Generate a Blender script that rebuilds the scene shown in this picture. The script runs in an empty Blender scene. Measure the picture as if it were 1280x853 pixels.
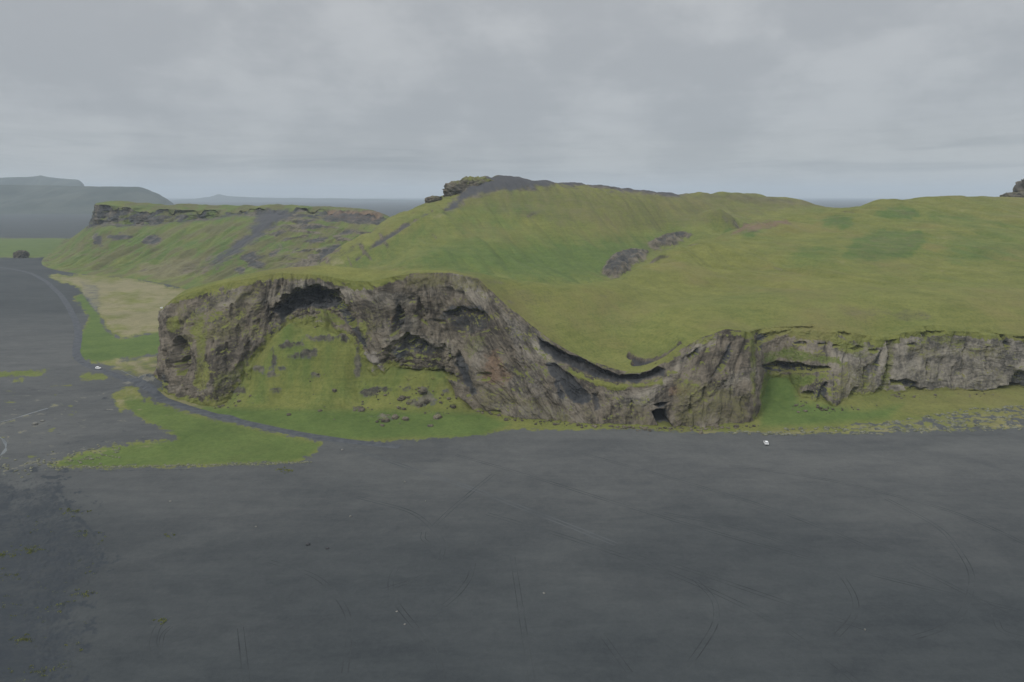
import bpy, math
import numpy as np

rng = np.random.default_rng(7)
scene = bpy.context.scene
COL = scene.collection

# ------------------------------------------------------------------ camera measurements
FPX, CX, CY, CAMZ = 853.0, 640.0, 426.5, 120.0
PITCH = math.radians(12.07)
SP, CP = math.sin(PITCH), math.cos(PITCH)

def ray(px, py):
    dx = (np.asarray(px, float) - CX) / FPX
    dy = (CY - np.asarray(py, float)) / FPX
    return dx, CP + dy * SP, -SP + dy * CP

def W(px, py, D):
    """world point seen at px,py of the photograph, D metres north of the viewpoint"""
    a, b, c = ray(px, py)
    t = D / b
    return np.array([a * t, D, CAMZ + c * t])

def G(px, py, z=0.0):
    """world point at height z seen at px,py"""
    a, b, c = ray(px, py)
    t = (z - CAMZ) / c
    return np.array([a * t, b * t, z])

def X(px, D, z):
    """world point D metres north in the direction of column px, at height z"""
    zz = z - CAMZ
    depth = D * CP - zz * SP
    return np.array([(px - CX) / FPX * depth, D, z])

def proj(x, y, z):
    zz = z - CAMZ
    depth = y * CP - zz * SP
    up = y * SP + zz * CP
    depth = np.maximum(depth, 1.0)
    return CX + FPX * x / depth, CY - FPX * up / depth

# ------------------------------------------------------------------ noise
_perm = rng.permutation(256)
_perm = np.concatenate([_perm, _perm, _perm])
_g3 = rng.normal(size=(256, 3)); _g3 /= np.linalg.norm(_g3, axis=1)[:, None]

from concurrent.futures import ThreadPoolExecutor
_pool = ThreadPoolExecutor(4)
def perlin(x, y, z=0.0):
    x, y, z = np.broadcast_arrays(np.asarray(x, float), np.asarray(y, float), np.asarray(z, float))
    if x.size < 40000:
        return _perlin(x, y, z)
    shp = x.shape
    x, y, z = x.ravel(), y.ravel(), z.ravel()
    cuts = np.linspace(0, x.size, 33).astype(int)
    parts = list(_pool.map(lambda i: _perlin(x[cuts[i]:cuts[i + 1]], y[cuts[i]:cuts[i + 1]], z[cuts[i]:cuts[i + 1]]), range(32)))
    return np.concatenate(parts).reshape(shp)

def _perlin(x, y, z):
    xi, yi, zi = np.floor(x).astype(np.int64), np.floor(y).astype(np.int64), np.floor(z).astype(np.int64)
    xf, yf, zf = x - xi, y - yi, z - zi
    xi &= 255; yi &= 255; zi &= 255
    u = xf ** 3 * (xf * (xf * 6 - 15) + 10)
    v = yf ** 3 * (yf * (yf * 6 - 15) + 10)
    w = zf ** 3 * (zf * (zf * 6 - 15) + 10)
    def gr(i, j, k):
        h = _perm[_perm[_perm[(xi + i) & 255] + ((yi + j) & 255)] + ((zi + k) & 255)]
        g = _g3[h]
        return g[..., 0] * (xf - i) + g[..., 1] * (yf - j) + g[..., 2] * (zf - k)
    x00 = gr(0, 0, 0) * (1 - u) + gr(1, 0, 0) * u
    x10 = gr(0, 1, 0) * (1 - u) + gr(1, 1, 0) * u
    x01 = gr(0, 0, 1) * (1 - u) + gr(1, 0, 1) * u
    x11 = gr(0, 1, 1) * (1 - u) + gr(1, 1, 1) * u
    return ((x00 * (1 - v) + x10 * v) * (1 - w) + (x01 * (1 - v) + x11 * v) * w) * 1.6

def fbm(x, y, z=0.0, octv=4, gain=0.5, lac=2.03):
    s, a, n = 0.0, 1.0, 0.0
    for i in range(octv):
        s = s + a * perlin(x * lac ** i + 17.3 * i, y * lac ** i - 9.1 * i, z * lac ** i + 4.7 * i)
        n += a; a *= gain
    return s / n

def ridged(x, y, z=0.0, octv=4, gain=0.5, lac=2.1):
    s, a, n = 0.0, 1.0, 0.0
    for i in range(octv):
        s = s + a * (1 - 2 * np.abs(perlin(x * lac ** i + 7.3 * i, y * lac ** i + 3.1 * i, z * lac ** i - 5.7 * i)))
        n += a; a *= gain
    return s / n

def sstep(a, b, x):
    t = np.clip((x - a) / (b - a), 0, 1)
    return t * t * (3 - 2 * t)

# ------------------------------------------------------------------ polygons
def sdf(px, py, poly, margin=14.0):
    """signed distance to a polygon, positive inside, only evaluated near its box"""
    poly = np.asarray(poly, float)
    shape = np.shape(px)
    px, py = np.ravel(px), np.ravel(py)
    out = np.full(px.shape, -1e3)
    lo, hi = poly.min(0) - margin, poly.max(0) + margin
    sel = np.nonzero((px > lo[0]) & (px < hi[0]) & (py > lo[1]) & (py < hi[1]))[0]
    if len(sel) == 0:
        return out.reshape(shape)
    x, y = px[sel], py[sel]
    d = np.full(x.shape, 1e9); ins = np.zeros(x.shape, bool)
    n = len(poly)
    for i in range(n):
        ax, ay = poly[i]; bx, by = poly[(i + 1) % n]
        ex, ey = bx - ax, by - ay
        t = np.clip(((x - ax) * ex + (y - ay) * ey) / (ex * ex + ey * ey + 1e-12), 0, 1)
        d = np.minimum(d, (x - ax - t * ex) ** 2 + (y - ay - t * ey) ** 2)
        if ay != by:
            c = ((ay > y) != (by > y)) & (x < (bx - ax) * (y - ay) / (by - ay) + ax)
            ins ^= c
    d = np.sqrt(d)
    out[sel] = np.where(ins, d, -d)
    return out.reshape(shape)

def linesd(px, py, pts, margin=16.0):
    """distance to an open polyline"""
    pts = np.asarray(pts, float)
    shape = np.shape(px)
    px, py = np.ravel(px), np.ravel(py)
    out = np.full(px.shape, 1e3)
    lo, hi = pts.min(0) - margin, pts.max(0) + margin
    sel = np.nonzero((px > lo[0]) & (px < hi[0]) & (py > lo[1]) & (py < hi[1]))[0]
    if len(sel) == 0:
        return out.reshape(shape)
    x, y = px[sel], py[sel]
    d = np.full(x.shape, 1e9)
    for (ax, ay), (bx, by) in zip(pts[:-1], pts[1:]):
        ex, ey = bx - ax, by - ay
        t = np.clip(((x - ax) * ex + (y - ay) * ey) / (ex * ex + ey * ey + 1e-12), 0, 1)
        d = np.minimum(d, (x - ax - t * ex) ** 2 + (y - ay - t * ey) ** 2)
    out[sel] = np.sqrt(d)
    return out.reshape(shape)

def ell(cx, cy, rx, ry, n=18, rot=0.0):
    a = np.linspace(0, 2 * math.pi, n, endpoint=False)
    x, y = rx * np.cos(a), ry * np.sin(a)
    r = math.radians(rot)
    return np.stack([cx + x * math.cos(r) - y * math.sin(r), cy + x * math.sin(r) + y * math.cos(r)], 1)

def cover(mask, s, soft=2.0, amt=1.0):
    """union of a soft region into a mask"""
    np.maximum(mask, amt * np.clip(0.5 + s / (2 * soft), 0, 1), out=mask)

def carve(mask, s, soft=2.0, amt=1.0):
    mask *= 1 - amt * np.clip(0.5 + s / (2 * soft), 0, 1)

# ------------------------------------------------------------------ mesh helpers
def tag(o, label=None, cat=None, group=None, kind=None):
    if label: o['label'] = label
    if cat: o['category'] = cat
    if group: o['group'] = group
    if kind: o['kind'] = kind
    return o

def mesh_from(name, V, F, mat, attrs=None, smooth=True, parent=None):
    V = np.asarray(V, np.float32).reshape(-1, 3); F = np.asarray(F, np.int32)
    me = bpy.data.meshes.new(name)
    me.vertices.add(len(V)); me.vertices.foreach_set('co', V.ravel())
    k = F.shape[1]
    me.loops.add(F.size); me.loops.foreach_set('vertex_index', F.ravel())
    me.polygons.add(len(F))
    me.polygons.foreach_set('loop_start', np.arange(0, F.size, k, dtype=np.int32))
    me.polygons.foreach_set('use_smooth', np.full(len(F), smooth))
    if attrs:
        for n, a in attrs.items():
            at = me.color_attributes.new(n, 'FLOAT_COLOR', 'POINT')
            at.data.foreach_set('color', np.asarray(a, np.float32).ravel())
    me.update(calc_edges=True); me.validate()
    me.materials.append(mat)
    o = bpy.data.objects.new(name, me); COL.objects.link(o)
    if parent: o.parent = parent
    return o

def grid_faces(nr, nc):
    i = np.arange(nr * nc).reshape(nr, nc)
    return np.stack([i[:-1, :-1], i[:-1, 1:], i[1:, 1:], i[1:, :-1]], -1).reshape(-1, 4)

def grid_normals(P):
    du = np.gradient(P, axis=1); dv = np.gradient(P, axis=0)
    n = np.cross(du, dv)
    return n / (np.linalg.norm(n, axis=-1, keepdims=True) + 1e-9)

def pack(*ch):
    ch = list(ch)
    shp = np.shape(ch[0])
    while len(ch) < 4: ch.append(np.zeros(shp))
    return np.stack([np.ravel(c) for c in ch], -1)

# ------------------------------------------------------------------ radial-basis surfaces
class TPS:
    def __init__(s, P, z, lam=0.0, linear=False):
        s.P = np.asarray(P, float); s.lin = linear
        n = len(s.P)
        K = s.k(np.linalg.norm(s.P[:, None] - s.P[None], axis=-1)) + lam * np.eye(n)
        A = np.zeros((n + 3, n + 3)); A[:n, :n] = K
        A[:n, n] = 1; A[:n, n + 1:] = s.P; A[n:, :n] = A[:n, n:].T
        s.w = np.linalg.solve(A, np.concatenate([z, np.zeros(3)]))
    def k(s, r):
        return -r if s.lin else r * r * np.log(r + 1e-9)
    def __call__(s, a, b):
        shp = np.shape(a); a, b = np.ravel(a), np.ravel(b)
        out = np.empty(len(a)); n = len(s.P)
        for i in range(0, len(a), 40000):
            x, y = a[i:i + 40000], b[i:i + 40000]
            r = np.sqrt((x[:, None] - s.P[None, :, 0]) ** 2 + (y[:, None] - s.P[None, :, 1]) ** 2)
            out[i:i + 40000] = s.k(r) @ s.w[:n] + s.w[n] + s.w[n + 1] * x + s.w[n + 2] * y
        return out.reshape(shp)

# ------------------------------------------------------------------ material nodes
class NT:
    def __init__(s, nt): s.nt = nt
    def n(s, t, **kw):
        nd = s.nt.nodes.new(t)
        for k, v in kw.items(): setattr(nd, k, v)
        return nd
    def link(s, a, b): s.nt.links.new(a, b)
    def put(s, sock, v):
        if isinstance(v, bpy.types.NodeSocket): s.link(v, sock)
        elif isinstance(v, (int, float)): sock.default_value = v
        else: sock.default_value = tuple(v) if len(v) == len(sock.default_value) else tuple(v) + (1,)
    def math(s, op, a, b=None, c=None, clamp=False):
        m = s.n('ShaderNodeMath', operation=op, use_clamp=clamp)
        s.put(m.inputs[0], a)
        if b is not None: s.put(m.inputs[1], b)
        if c is not None: s.put(m.inputs[2], c)
        return m.outputs[0]
    def mix(s, f, a, b, blend='MIX'):
        m = s.n('ShaderNodeMix', data_type='RGBA', blend_type=blend, clamp_factor=True)
        s.put(m.inputs[0], f); s.put(m.inputs[6], a); s.put(m.inputs[7], b)
        return m.outputs[2]
    def noise(s, vec, scale, detail=4, rough=0.55, dist=0.0):
        m = s.n('ShaderNodeTexNoise')
        s.put(m.inputs['Vector'], vec)
        m.inputs['Scale'].default_value = scale; m.inputs['Detail'].default_value = detail
        m.inputs['Roughness'].default_value = rough; m.inputs['Distortion'].default_value = dist
        return m.outputs[0]
    def mapping(s, vec, scale=(1, 1, 1), rot=(0, 0, 0)):
        m = s.n('ShaderNodeMapping')
        s.put(m.inputs['Vector'], vec)
        m.inputs['Scale'].default_value = scale; m.inputs['Rotation'].default_value = rot
        return m.outputs[0]
    def ramp(s, f, a, b, c=0.0, d=1.0):
        m = s.n('ShaderNodeMapRange', interpolation_type='SMOOTHSTEP')
        s.put(m.inputs[0], f)
        for i, v in enumerate((a, b, c, d)): m.inputs[i + 1].default_value = v
        return m.outputs[0]

def new_mat(name):
    m = bpy.data.materials.new(name); m.use_nodes = True
    nt = m.node_tree; nt.nodes.clear()
    N = NT(nt)
    out = N.n('ShaderNodeOutputMaterial'); bs = N.n('ShaderNodeBsdfPrincipled')
    N.link(bs.outputs[0], out.inputs[0])
    bs.inputs['Specular IOR Level'].default_value = 0.15
    bs.inputs['Roughness'].default_value = 0.95
    return m, N, bs

SAND = (0.0645, 0.0695, 0.0718)
def terrain_mat(name, base, folded=False):
    m, N, bs = new_mat(name)
    pos = N.n('ShaderNodeNewGeometry').outputs['Position']
    A = N.n('ShaderNodeAttribute', attribute_name='mA'); B = N.n('ShaderNodeAttribute', attribute_name='mB')
    sa = N.n('ShaderNodeSeparateColor'); N.link(A.outputs['Color'], sa.inputs[0])
    sb = N.n('ShaderNodeSeparateColor'); N.link(B.outputs['Color'], sb.inputs[0])
    grass, lush, scree, straw = sa.outputs[0], sa.outputs[1], sa.outputs[2], A.outputs['Alpha']
    brown, dark, pale, moss = sb.outputs[0], sb.outputs[1], sb.outputs[2], B.outputs['Alpha']
    n_big = N.noise(pos, 0.012, 4, 0.6)
    n_mid = N.noise(pos, 0.09, 5, 0.62)
    n_fin = N.noise(pos, 0.7, 4, 0.65)
    n_vf = N.noise(pos, 3.0, 3, 0.6)
    edge = N.math('SUBTRACT', N.math('ADD', N.math('MULTIPLY', n_mid, 0.5), N.math('MULTIPLY', n_fin, 0.5)), 0.5)
    def edged(mask, k=1.6):
        return N.ramp(N.math('MULTIPLY_ADD', edge, k, mask), 0.30, 0.70)
    # sand
    streak = N.noise(N.mapping(pos, (0.016, 0.045, 0.05), (0, 0, -0.30)), 1.0, 7, 0.66, 1.0)
    streak2 = N.noise(pos, 0.16, 5, 0.65, 0.6)
    patch = N.noise(N.mapping(pos, (0.013, 0.02, 0.02), (0, 0, 0.5)), 1.0, 5, 0.62, 0.9)
    streak3 = N.noise(N.mapping(pos, (0.03, 0.16, 0.2), (0, 0, -0.62)), 1.0, 6, 0.68, 1.2)
    sv = N.math('ADD', N.math('MULTIPLY', N.ramp(streak, 0.32, 0.68), 0.22),
                N.math('ADD', N.math('MULTIPLY', N.ramp(streak2, 0.3, 0.7), 0.20),
                N.math('ADD', N.math('MULTIPLY', N.ramp(streak3, 0.3, 0.7), 0.18),
                N.math('ADD', N.math('MULTIPLY', N.ramp(patch, 0.34, 0.66), 0.30), N.math('ADD', N.math('MULTIPLY', N.ramp(n_fin, 0.25, 0.75), 0.20), N.math('MULTIPLY', N.ramp(n_vf, 0.25, 0.75), 0.16))))))
    sand = N.mix(sv, tuple(c * f for c, f in zip(SAND, (0.60, 0.62, 0.66))), tuple(c * f for c, f in zip(SAND, (1.36, 1.31, 1.26))))
    # rock
    if folded:      # beds run parallel to the folded rim: metres along, metres below the rim, height
        rca = N.n('ShaderNodeAttribute', attribute_name='rc'); rc = rca.outputs['Vector']
        vert = N.noise(N.mapping(rc, (0.26, 0.05, 0.05)), 1.0, 6, 0.66, 1.1)
        bed = N.noise(N.mapping(rc, (0.035, 0.42, 0.0)), 1.0, 6, 0.66, 1.2)
    else:
        vert = N.noise(N.mapping(pos, (0.12, 0.12, 0.06)), 1.0, 6, 0.66, 0.9)
        bed = N.noise(N.mapping(pos, (0.03, 0.03, 0.25), (0.12, 0.05, 0)), 1.0, 5, 0.62, 1.2)
    blotch = N.noise(pos, 0.055, 6, 0.66, 0.8)
    rv = N.math('ADD', N.math('MULTIPLY', N.ramp(vert, 0.3, 0.7), 0.26),
                N.math('ADD', N.math('MULTIPLY', N.ramp(bed, 0.3, 0.7), 0.20),
                N.math('ADD', N.math('MULTIPLY', N.ramp(n_fin, 0.25, 0.75), 0.15), N.math('MULTIPLY', N.ramp(blotch, 0.32, 0.68), 0.40))))
    rock = N.mix(N.ramp(rv, 0.18, 0.84), (0.062, 0.058, 0.051), (0.275, 0.250, 0.204))
    if not folded: rock = N.mix(1.0, rock, (0.66, 0.63, 0.58), 'MULTIPLY')
    if folded: rock = N.mix(rca.outputs['Alpha'], N.mix(1.0, rock, (0.68, 0.64, 0.60), 'MULTIPLY'), rock)
    if base == 'rock': rock = N.mix(N.math('MULTIPLY', edged(brown, 1.2), 0.75), rock, N.mix(n_fin, (0.10, 0.062, 0.043), (0.26, 0.175, 0.115)))
    if folded: rock = N.mix(N.math('MULTIPLY', edged(pale, 1.0), 0.6), rock, N.mix(n_fin, (0.20, 0.185, 0.165), (0.33, 0.30, 0.26)))
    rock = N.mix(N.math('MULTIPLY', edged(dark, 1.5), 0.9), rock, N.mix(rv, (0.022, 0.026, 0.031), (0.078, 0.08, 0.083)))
    # grass
    n_tus = N.noise(pos, 0.28, 5, 0.7, 0.5)
    n_con = N.noise(N.mapping(pos, (0.02, 0.02, 0.75)), 1.0, 5, 0.66, 0.5)       # terracettes follow the contours
    n_lar = N.noise(pos, 0.03, 5, 0.6, 0.6)
    gv = N.math('ADD', N.math('MULTIPLY', N.ramp(n_mid, 0.25, 0.75), 0.26), N.math('ADD', N.math('MULTIPLY', N.ramp(n_tus, 0.36, 0.64), 0.26),
         N.math('ADD', N.math('MULTIPLY', N.ramp(n_con, 0.3, 0.7), 0.24), N.math('MULTIPLY', N.ramp(n_lar, 0.3, 0.7), 0.28))))
    g1 = N.mix(gv, (0.092, 0.108, 0.027), (0.205, 0.204, 0.060))
    g1 = N.mix(N.math('MULTIPLY', N.ramp(n_big, 0.46, 0.70), 0.55), g1, (0.185, 0.150, 0.066))
    g2 = N.mix(gv, (0.048, 0.086, 0.022), (0.118, 0.164, 0.044))
    gr = N.mix(N.ramp(N.math('MULTIPLY_ADD', edge, 0.9, lush), 0.0, 1.0), g1, g2)
    gr = N.mix(edged(straw, 1.2), gr, N.mix(gv, (0.14, 0.135, 0.068), (0.275, 0.24, 0.14)))
    gr = N.mix(N.math('MULTIPLY', N.ramp(n_fin, 0.48, 0.66), 0.5), gr, N.mix(0.5, gr, (0.05, 0.055, 0.022)))
    if base == 'rock' and not folded:        # duller heath among the grass
        gr = N.mix(N.math('MULTIPLY', edged(pale, 1.3), 0.8), gr, N.mix(gv, (0.070, 0.070, 0.034), (0.150, 0.135, 0.066)))
    mossc = N.mix(n_fin, (0.085, 0.085, 0.035), (0.17, 0.155, 0.075))
    if base == 'sand':
        sand_dark = moss          # alpha of mB: how far the sand colour is darkened
        col = N.mix(sand_dark, N.mix(1.0, sand, (1.22, 1.20, 1.16), 'MULTIPLY'), N.mix(1.0, sand, (0.66, 0.71, 0.73), 'MULTIPLY'))
        col = N.mix(N.math('MULTIPLY', edged(dark, 1.6), 0.8), col, N.mix(n_vf, (0.016, 0.021, 0.027), (0.052, 0.060, 0.068)))
        col = N.mix(N.math('MULTIPLY', edged(pale, 1.6), 0.8), col, N.mix(n_fin, (0.10, 0.10, 0.085), (0.25, 0.24, 0.19)))
        col = N.mix(N.math('MULTIPLY', edged(brown, 1.5), 0.9), col, N.mix(1.0, rock, (0.92, 0.97, 0.95), 'MULTIPLY'))
    else:
        col = N.mix(edged(scree, 1.3), rock, N.mix(n_fin, (0.048, 0.050, 0.056), (0.085, 0.084, 0.087)))
        col = N.mix(N.math('MULTIPLY', edged(moss, 1.8), 0.85), col, mossc)
    col = N.mix(edged(grass, 1.5), col, gr)
    N.link(col, bs.inputs['Base Color'])
    h = N.math('ADD', N.math('MULTIPLY', n_fin, 0.6), N.math('ADD', N.math('MULTIPLY', n_vf, 0.25), N.math('MULTIPLY', n_mid, 0.8)))
    if base == 'rock': h = N.math('ADD', h, N.math('MULTIPLY', rv, 1.2))
    bp = N.n('ShaderNodeBump'); bp.inputs['Strength'].default_value = 0.42 if base == 'rock' else 0.6
    bp.inputs['Distance'].default_value = 0.9 if base == 'rock' else 0.35
    N.link(h, bp.inputs['Height']); N.link(bp.outputs[0], bs.inputs['Normal'])
    return m

def plain_mat(name, c1, c2, scale=2.0, rough=0.9, spec=0.2, metallic=0.0):
    m, N, bs = new_mat(name)
    pos = N.n('ShaderNodeNewGeometry').outputs['Position']
    N.link(N.mix(N.ramp(N.noise(pos, scale, 5, 0.6), 0.3, 0.7), c1, c2), bs.inputs['Base Color'])
    bs.inputs['Roughness'].default_value = rough; bs.inputs['Specular IOR Level'].default_value = spec
    bs.inputs['Metallic'].default_value = metallic
    bp = N.n('ShaderNodeBump'); bp.inputs['Strength'].default_value = 0.4; bp.inputs['Distance'].default_value = 0.3
    N.link(N.noise(pos, scale * 1.7, 4), bp.inputs['Height'])
    if rough > 0.7: N.link(bp.outputs[0], bs.inputs['Normal'])
    return m

M_SAND = terrain_mat('black_sand_and_turf', 'sand')
M_HILL = terrain_mat('hill_grass_and_rock', 'rock')
M_CLIFF = terrain_mat('cliff_tuff', 'rock', True)

# ------------------------------------------------------------------ the ground: sand plain, grassy apron and the talus under the arch
gp = []
for a in [(265, 506, 388), (300, 480, 398), (320, 452, 404), (340, 432, 407), (360, 411, 412), (392, 414, 411), (420, 420, 407),
          (438, 436, 401), (437, 460, 395), (447, 478, 393), (462, 488, 389), (479, 482, 389), (490, 468, 392), (530, 466, 391), (552, 474, 387), (575, 497, 381),
          (598, 513, 377), (350, 470, 395), (400, 450, 399), (400, 480, 391), (350, 500, 387), (450, 502, 384), (500, 497, 383),
          (540, 502, 380), (970, 470, 392), (965, 500, 376), (985, 490, 378), (1150, 493, 384), (1200, 491, 388), (1280, 489, 390),
          (1150, 515, 362), (1250, 510, 365), (1060, 505, 369), (1003, 513, 361), (1110, 493, 386), (1060, 522, 356), (1400, 489, 392),
          (1560, 489, 394), (1400, 510, 366)]:
    gp.append(W(*a))
for a in [(390, 435, 40), (440, 425, 29), (500, 415, 22), (300, 420, 17), (550, 405, 18), (970, 402, 17), (1100, 402, 7), (1280, 404, 7), (1560, 410, 8), (640, 400, 3), (250, 410, 2)]:
    gp.append(X(*a))
for a in [(300, 516), (400, 519), (500, 520), (580, 520)]:
    gp.append(G(*a, 1.2))
for x in range(190, 620, 45): gp.append(G(x, 530 if x > 280 else 515))
for a in [(210, 498), (235, 504), (640, 523), (690, 528), (740, 532), (800, 535), (850, 537), (900, 537), (940, 536), (952, 535), (1000, 540), (1050, 541),
          (1100, 541), (1150, 541), (1200, 539), (1240, 537), (1280, 536), (1400, 536), (1560, 536)]:
    gp.append(G(*a))
for x in range(150, 1700, 90): gp.append(G(x, 556))
gp = np.array(gp)
_gr = TPS(gp[:, :2] / 100, gp[:, 2], linear=True)

def ground_z(x, y):
    x = np.asarray(x, float); y = np.asarray(y, float)
    z = np.zeros(np.broadcast(x, y).shape)
    x, y = np.broadcast_arrays(x, y)
    sel = (y > 318) & (y < 450) & (x > -260) & (x < 480)
    if sel.any():
        r = _gr(x[sel] / 100, y[sel] / 100)
        f = sstep(318, 335, y[sel]) * (1 - sstep(430, 450, y[sel])) * sstep(-260, -215, x[sel])
        r = np.maximum(r * f, 0.0)
        b = np.clip(r / 3, 0, 1)
        tl = b * sstep(335, 360, y[sel]) * (1 - sstep(-20, 10, x[sel]))
        r = r + b * (0.9 * fbm(x[sel] / 14, y[sel] / 14, 3.3, 4) + 0.3 * fbm(x[sel] / 3, y[sel] / 3, 1.3, 3))
        r = r + tl * (2.6 * fbm(x[sel] / 15 + 0.5 * fbm(x[sel] / 12, y[sel] / 9, 5.5, 2), y[sel] / 22, 8.8, 4) + 0.8 * ridged(x[sel] / 9 + 0.4 * fbm(x[sel] / 9, y[sel] / 7, 2.5, 2), y[sel] / 12, 4.1, 3))
        z[sel] = np.maximum(r, 0)
    near = (y < 2500)
    z[near] += 0.35 * fbm(x[near] / 70, y[near] / 50, 9.1, 3)
    return z

GRASS_TONGUE = [(62, 583), (85, 570), (140, 557), (222, 548), (205, 538), (170, 520), (150, 503), (160, 497), (185, 500), (250, 520), (330, 538), (402, 553), (398, 563), (385, 573), (360, 579), (250, 583), (150, 585)]
GRASS_APRON = [(190, 487), (203, 486), (270, 500), (600, 460), (640, 515), (720, 525), (850, 528), (940, 522), (950, 460), (1000, 460), (1110, 480), (1280, 470), (1800, 470),
               (1800, 537), (1280, 534), (1200, 538), (1100, 541), (1000, 543), (940, 541), (860, 541), (800, 537), (740, 537), (690, 538), (640, 537), (600, 545), (545, 548), (480, 552),
               (425, 551), (350, 540), (270, 521), (212, 503)]
TALUS = [(255, 508), (300, 470), (345, 405), (390, 380), (450, 400), (475, 440), (560, 450), (610, 515), (500, 522), (350, 522)]
GREEN_FLAT = [(92, 447), (98, 425), (112, 398), (92, 372), (104, 366), (122, 388), (132, 412), (150, 424), (212, 412), (212, 442), (160, 448), (120, 453)]
STRAW_FIELD = [(56, 342), (110, 344), (160, 346), (205, 356), (240, 366), (240, 400), (212, 414), (150, 424), (130, 408), (118, 384), (98, 362), (72, 350)]
TAN_BANK = [(118, 452), (160, 446), (210, 442), (210, 480), (190, 480), (165, 470), (140, 462)]
TAN_BEND = [(138, 492), (168, 486), (182, 502), (162, 505), (150, 516)]
DARK_GRAVEL = [(-200, 592), (74, 590), (72, 612), (100, 636), (128, 668), (132, 700), (108, 760), (86, 880), (60, 1000), (-200, 1000)]

# fan of rows and columns: finest where the foot of the cliff is
us = np.concatenate([np.linspace(-2.2, -0.80, 60)[:-1], np.linspace(-0.80, 0.80, 1150), np.linspace(0.80, 2.2, 60)[1:]])
rows = [45.0]
while rows[-1] < 27000:
    D = rows[-1]
    st = (D * D + CAMZ ** 2) / CAMZ / FPX * 1.25 * (3.0 if D < 140 else 1.0)
    if 330 < D < 430: st = min(st, 0.75)
    rows.append(D + st)
rows = np.array(rows)
UU, DD = np.meshgrid(us, rows)
x, y = UU * DD, DD
z = ground_z(x, y)
px, py = proj(x, y, np.zeros_like(z))      # flat regions were measured on the flat
pxt, pyt = proj(x, y, z)
nz = 1.6 * fbm(px / 24, py / 8, 0.0, 6, 0.62)
grass = np.zeros_like(z); lush = np.full_like(z, 0.25); straw = np.zeros_like(z); dark = np.zeros_like(z); pale = np.zeros_like(z); rockm = np.zeros_like(z)
nf = fbm(px / 7, py / 3, 12.0, 4, 0.6)
cover(grass, sdf(px, py, GRASS_TONGUE) + 5 * nz + 8 * nf, 4.5)
np.maximum(straw, 0.42 * np.clip(0.5 + sdf(px, py, GRASS_TONGUE) / 4, 0, 1) * sstep(0.12, 0.5, fbm(px / 26, py / 6, 61.0, 5, 0.6)), out=straw)
cover(grass, sdf(pxt, pyt, GRASS_APRON) + 1.8 * nz + 4.5 * nf, 2.4)
talus_in = np.clip(0.5 + sdf(pxt, pyt, TALUS) / 4, 0, 1) * (y > 350)
np.maximum(grass, talus_in, out=grass)
cover(lush, sdf(pxt, pyt, [(200, 500), (270, 508), (600, 515), (640, 530), (600, 548), (420, 552), (300, 530)]), 6, 0.85)
cover(lush, sdf(px, py, GRASS_TONGUE), 5, 0.78)
np.maximum(lush, talus_in * np.clip(0.35 + 0.8 * fbm(x / 16, y / 26, 2.0, 4), 0, 0.9), out=lush)
cover(lush, sdf(pxt, pyt, [(945, 465), (990, 468), (1000, 500), (1080, 512), (1130, 505), (1110, 525), (1000, 535), (950, 535)]), 8, 0.9)
# bright moss streaks and bare rock breaking through the talus
rk = 8 * fbm(pxt / 11, pyt / 8, 7.0, 5, 0.65)
for e in [(366, 432, 15, 7), (405, 424, 28, 6), (342, 450, 5, 20), (386, 446, 14, 5), (432, 424, 8, 8), (372, 447, 22, 5), (395, 470, 10, 4), (340, 470, 12, 5), (478, 522, 16, 4), (520, 505, 14, 8), (528, 488, 7, 5), (546, 518, 6, 5), (449, 512, 8, 4), (355, 435, 9, 6), (352, 462, 8, 4), (386, 440, 14, 7), (345, 488, 9, 6), (447, 455, 7, 22), (462, 492, 13, 9), (480, 488, 12, 6), (300, 488, 10, 7), (505, 486, 10, 5), (560, 490, 8, 4), (535, 500, 14, 8), (325, 462, 14, 6)]:
    sk = sdf(pxt, pyt, ell(*e)) + rk - 1.5
    cover(rockm, sk, 3, 0.8); carve(grass, sk, 3, 0.72)
    z += 1.3 * np.clip(0.5 + sk / 6, 0, 1) * np.clip(ridged(x / 4, y / 4, 3.0, 3) + 0.2, 0, 1)
cover(grass, sdf(px, py, GREEN_FLAT) + 5 * nz + 6 * nf, 4); cover(lush, sdf(px, py, GREEN_FLAT), 3, 0.95)
s = sdf(px, py, STRAW_FIELD) + 5 * nz + 4 * nf
cover(grass, s, 3); cover(straw, s, 5, np.clip(0.62 + 0.5 * fbm(px / 30, py / 8, 4.4, 4), 0.2, 0.9))
cover(pale, sdf(px, py, [(98, 350), (125, 352), (128, 385), (118, 395), (104, 372)]) + 5 * nz, 5, 0.6); carve(grass, sdf(px, py, [(98, 350), (125, 352), (128, 385), (118, 395), (104, 372)]) + 5 * nz, 5, 0.5)
s = sdf(px, py, TAN_BANK) + 4 * nz
s = s + 5 * fbm(px / 14, py / 4, 3.3, 4)
cover(grass, s, 4, 0.62); cover(straw, s, 4, np.clip(0.5 + 0.8 * fbm(px / 16, py / 5, 9.4, 4), 0, 0.9)); cover(pale, s, 4, 0.5)
s = sdf(px, py, TAN_BEND) + 5 * nz + 5 * nf
cover(grass, s, 4, 0.9); cover(straw, s, 5, 0.42)
cover(straw, sdf(pxt, pyt, [(203, 486), (222, 496), (260, 508), (250, 514), (205, 500), (196, 492)]), 3, 0.55)
for p in [[(-60, 465), (62, 462), (52, 470), (28, 471), (-60, 477)], [(16, 475), (32, 473), (30, 479), (15, 478)], [(100, 468), (128, 466), (142, 474), (120, 478), (102, 474)]]:
    s = sdf(px, py, p) + 4 * nz + 4 * nf - 0.5
    cover(grass, s, 2.5, 0.85); cover(lush, s, 2, 0.5)
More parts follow.
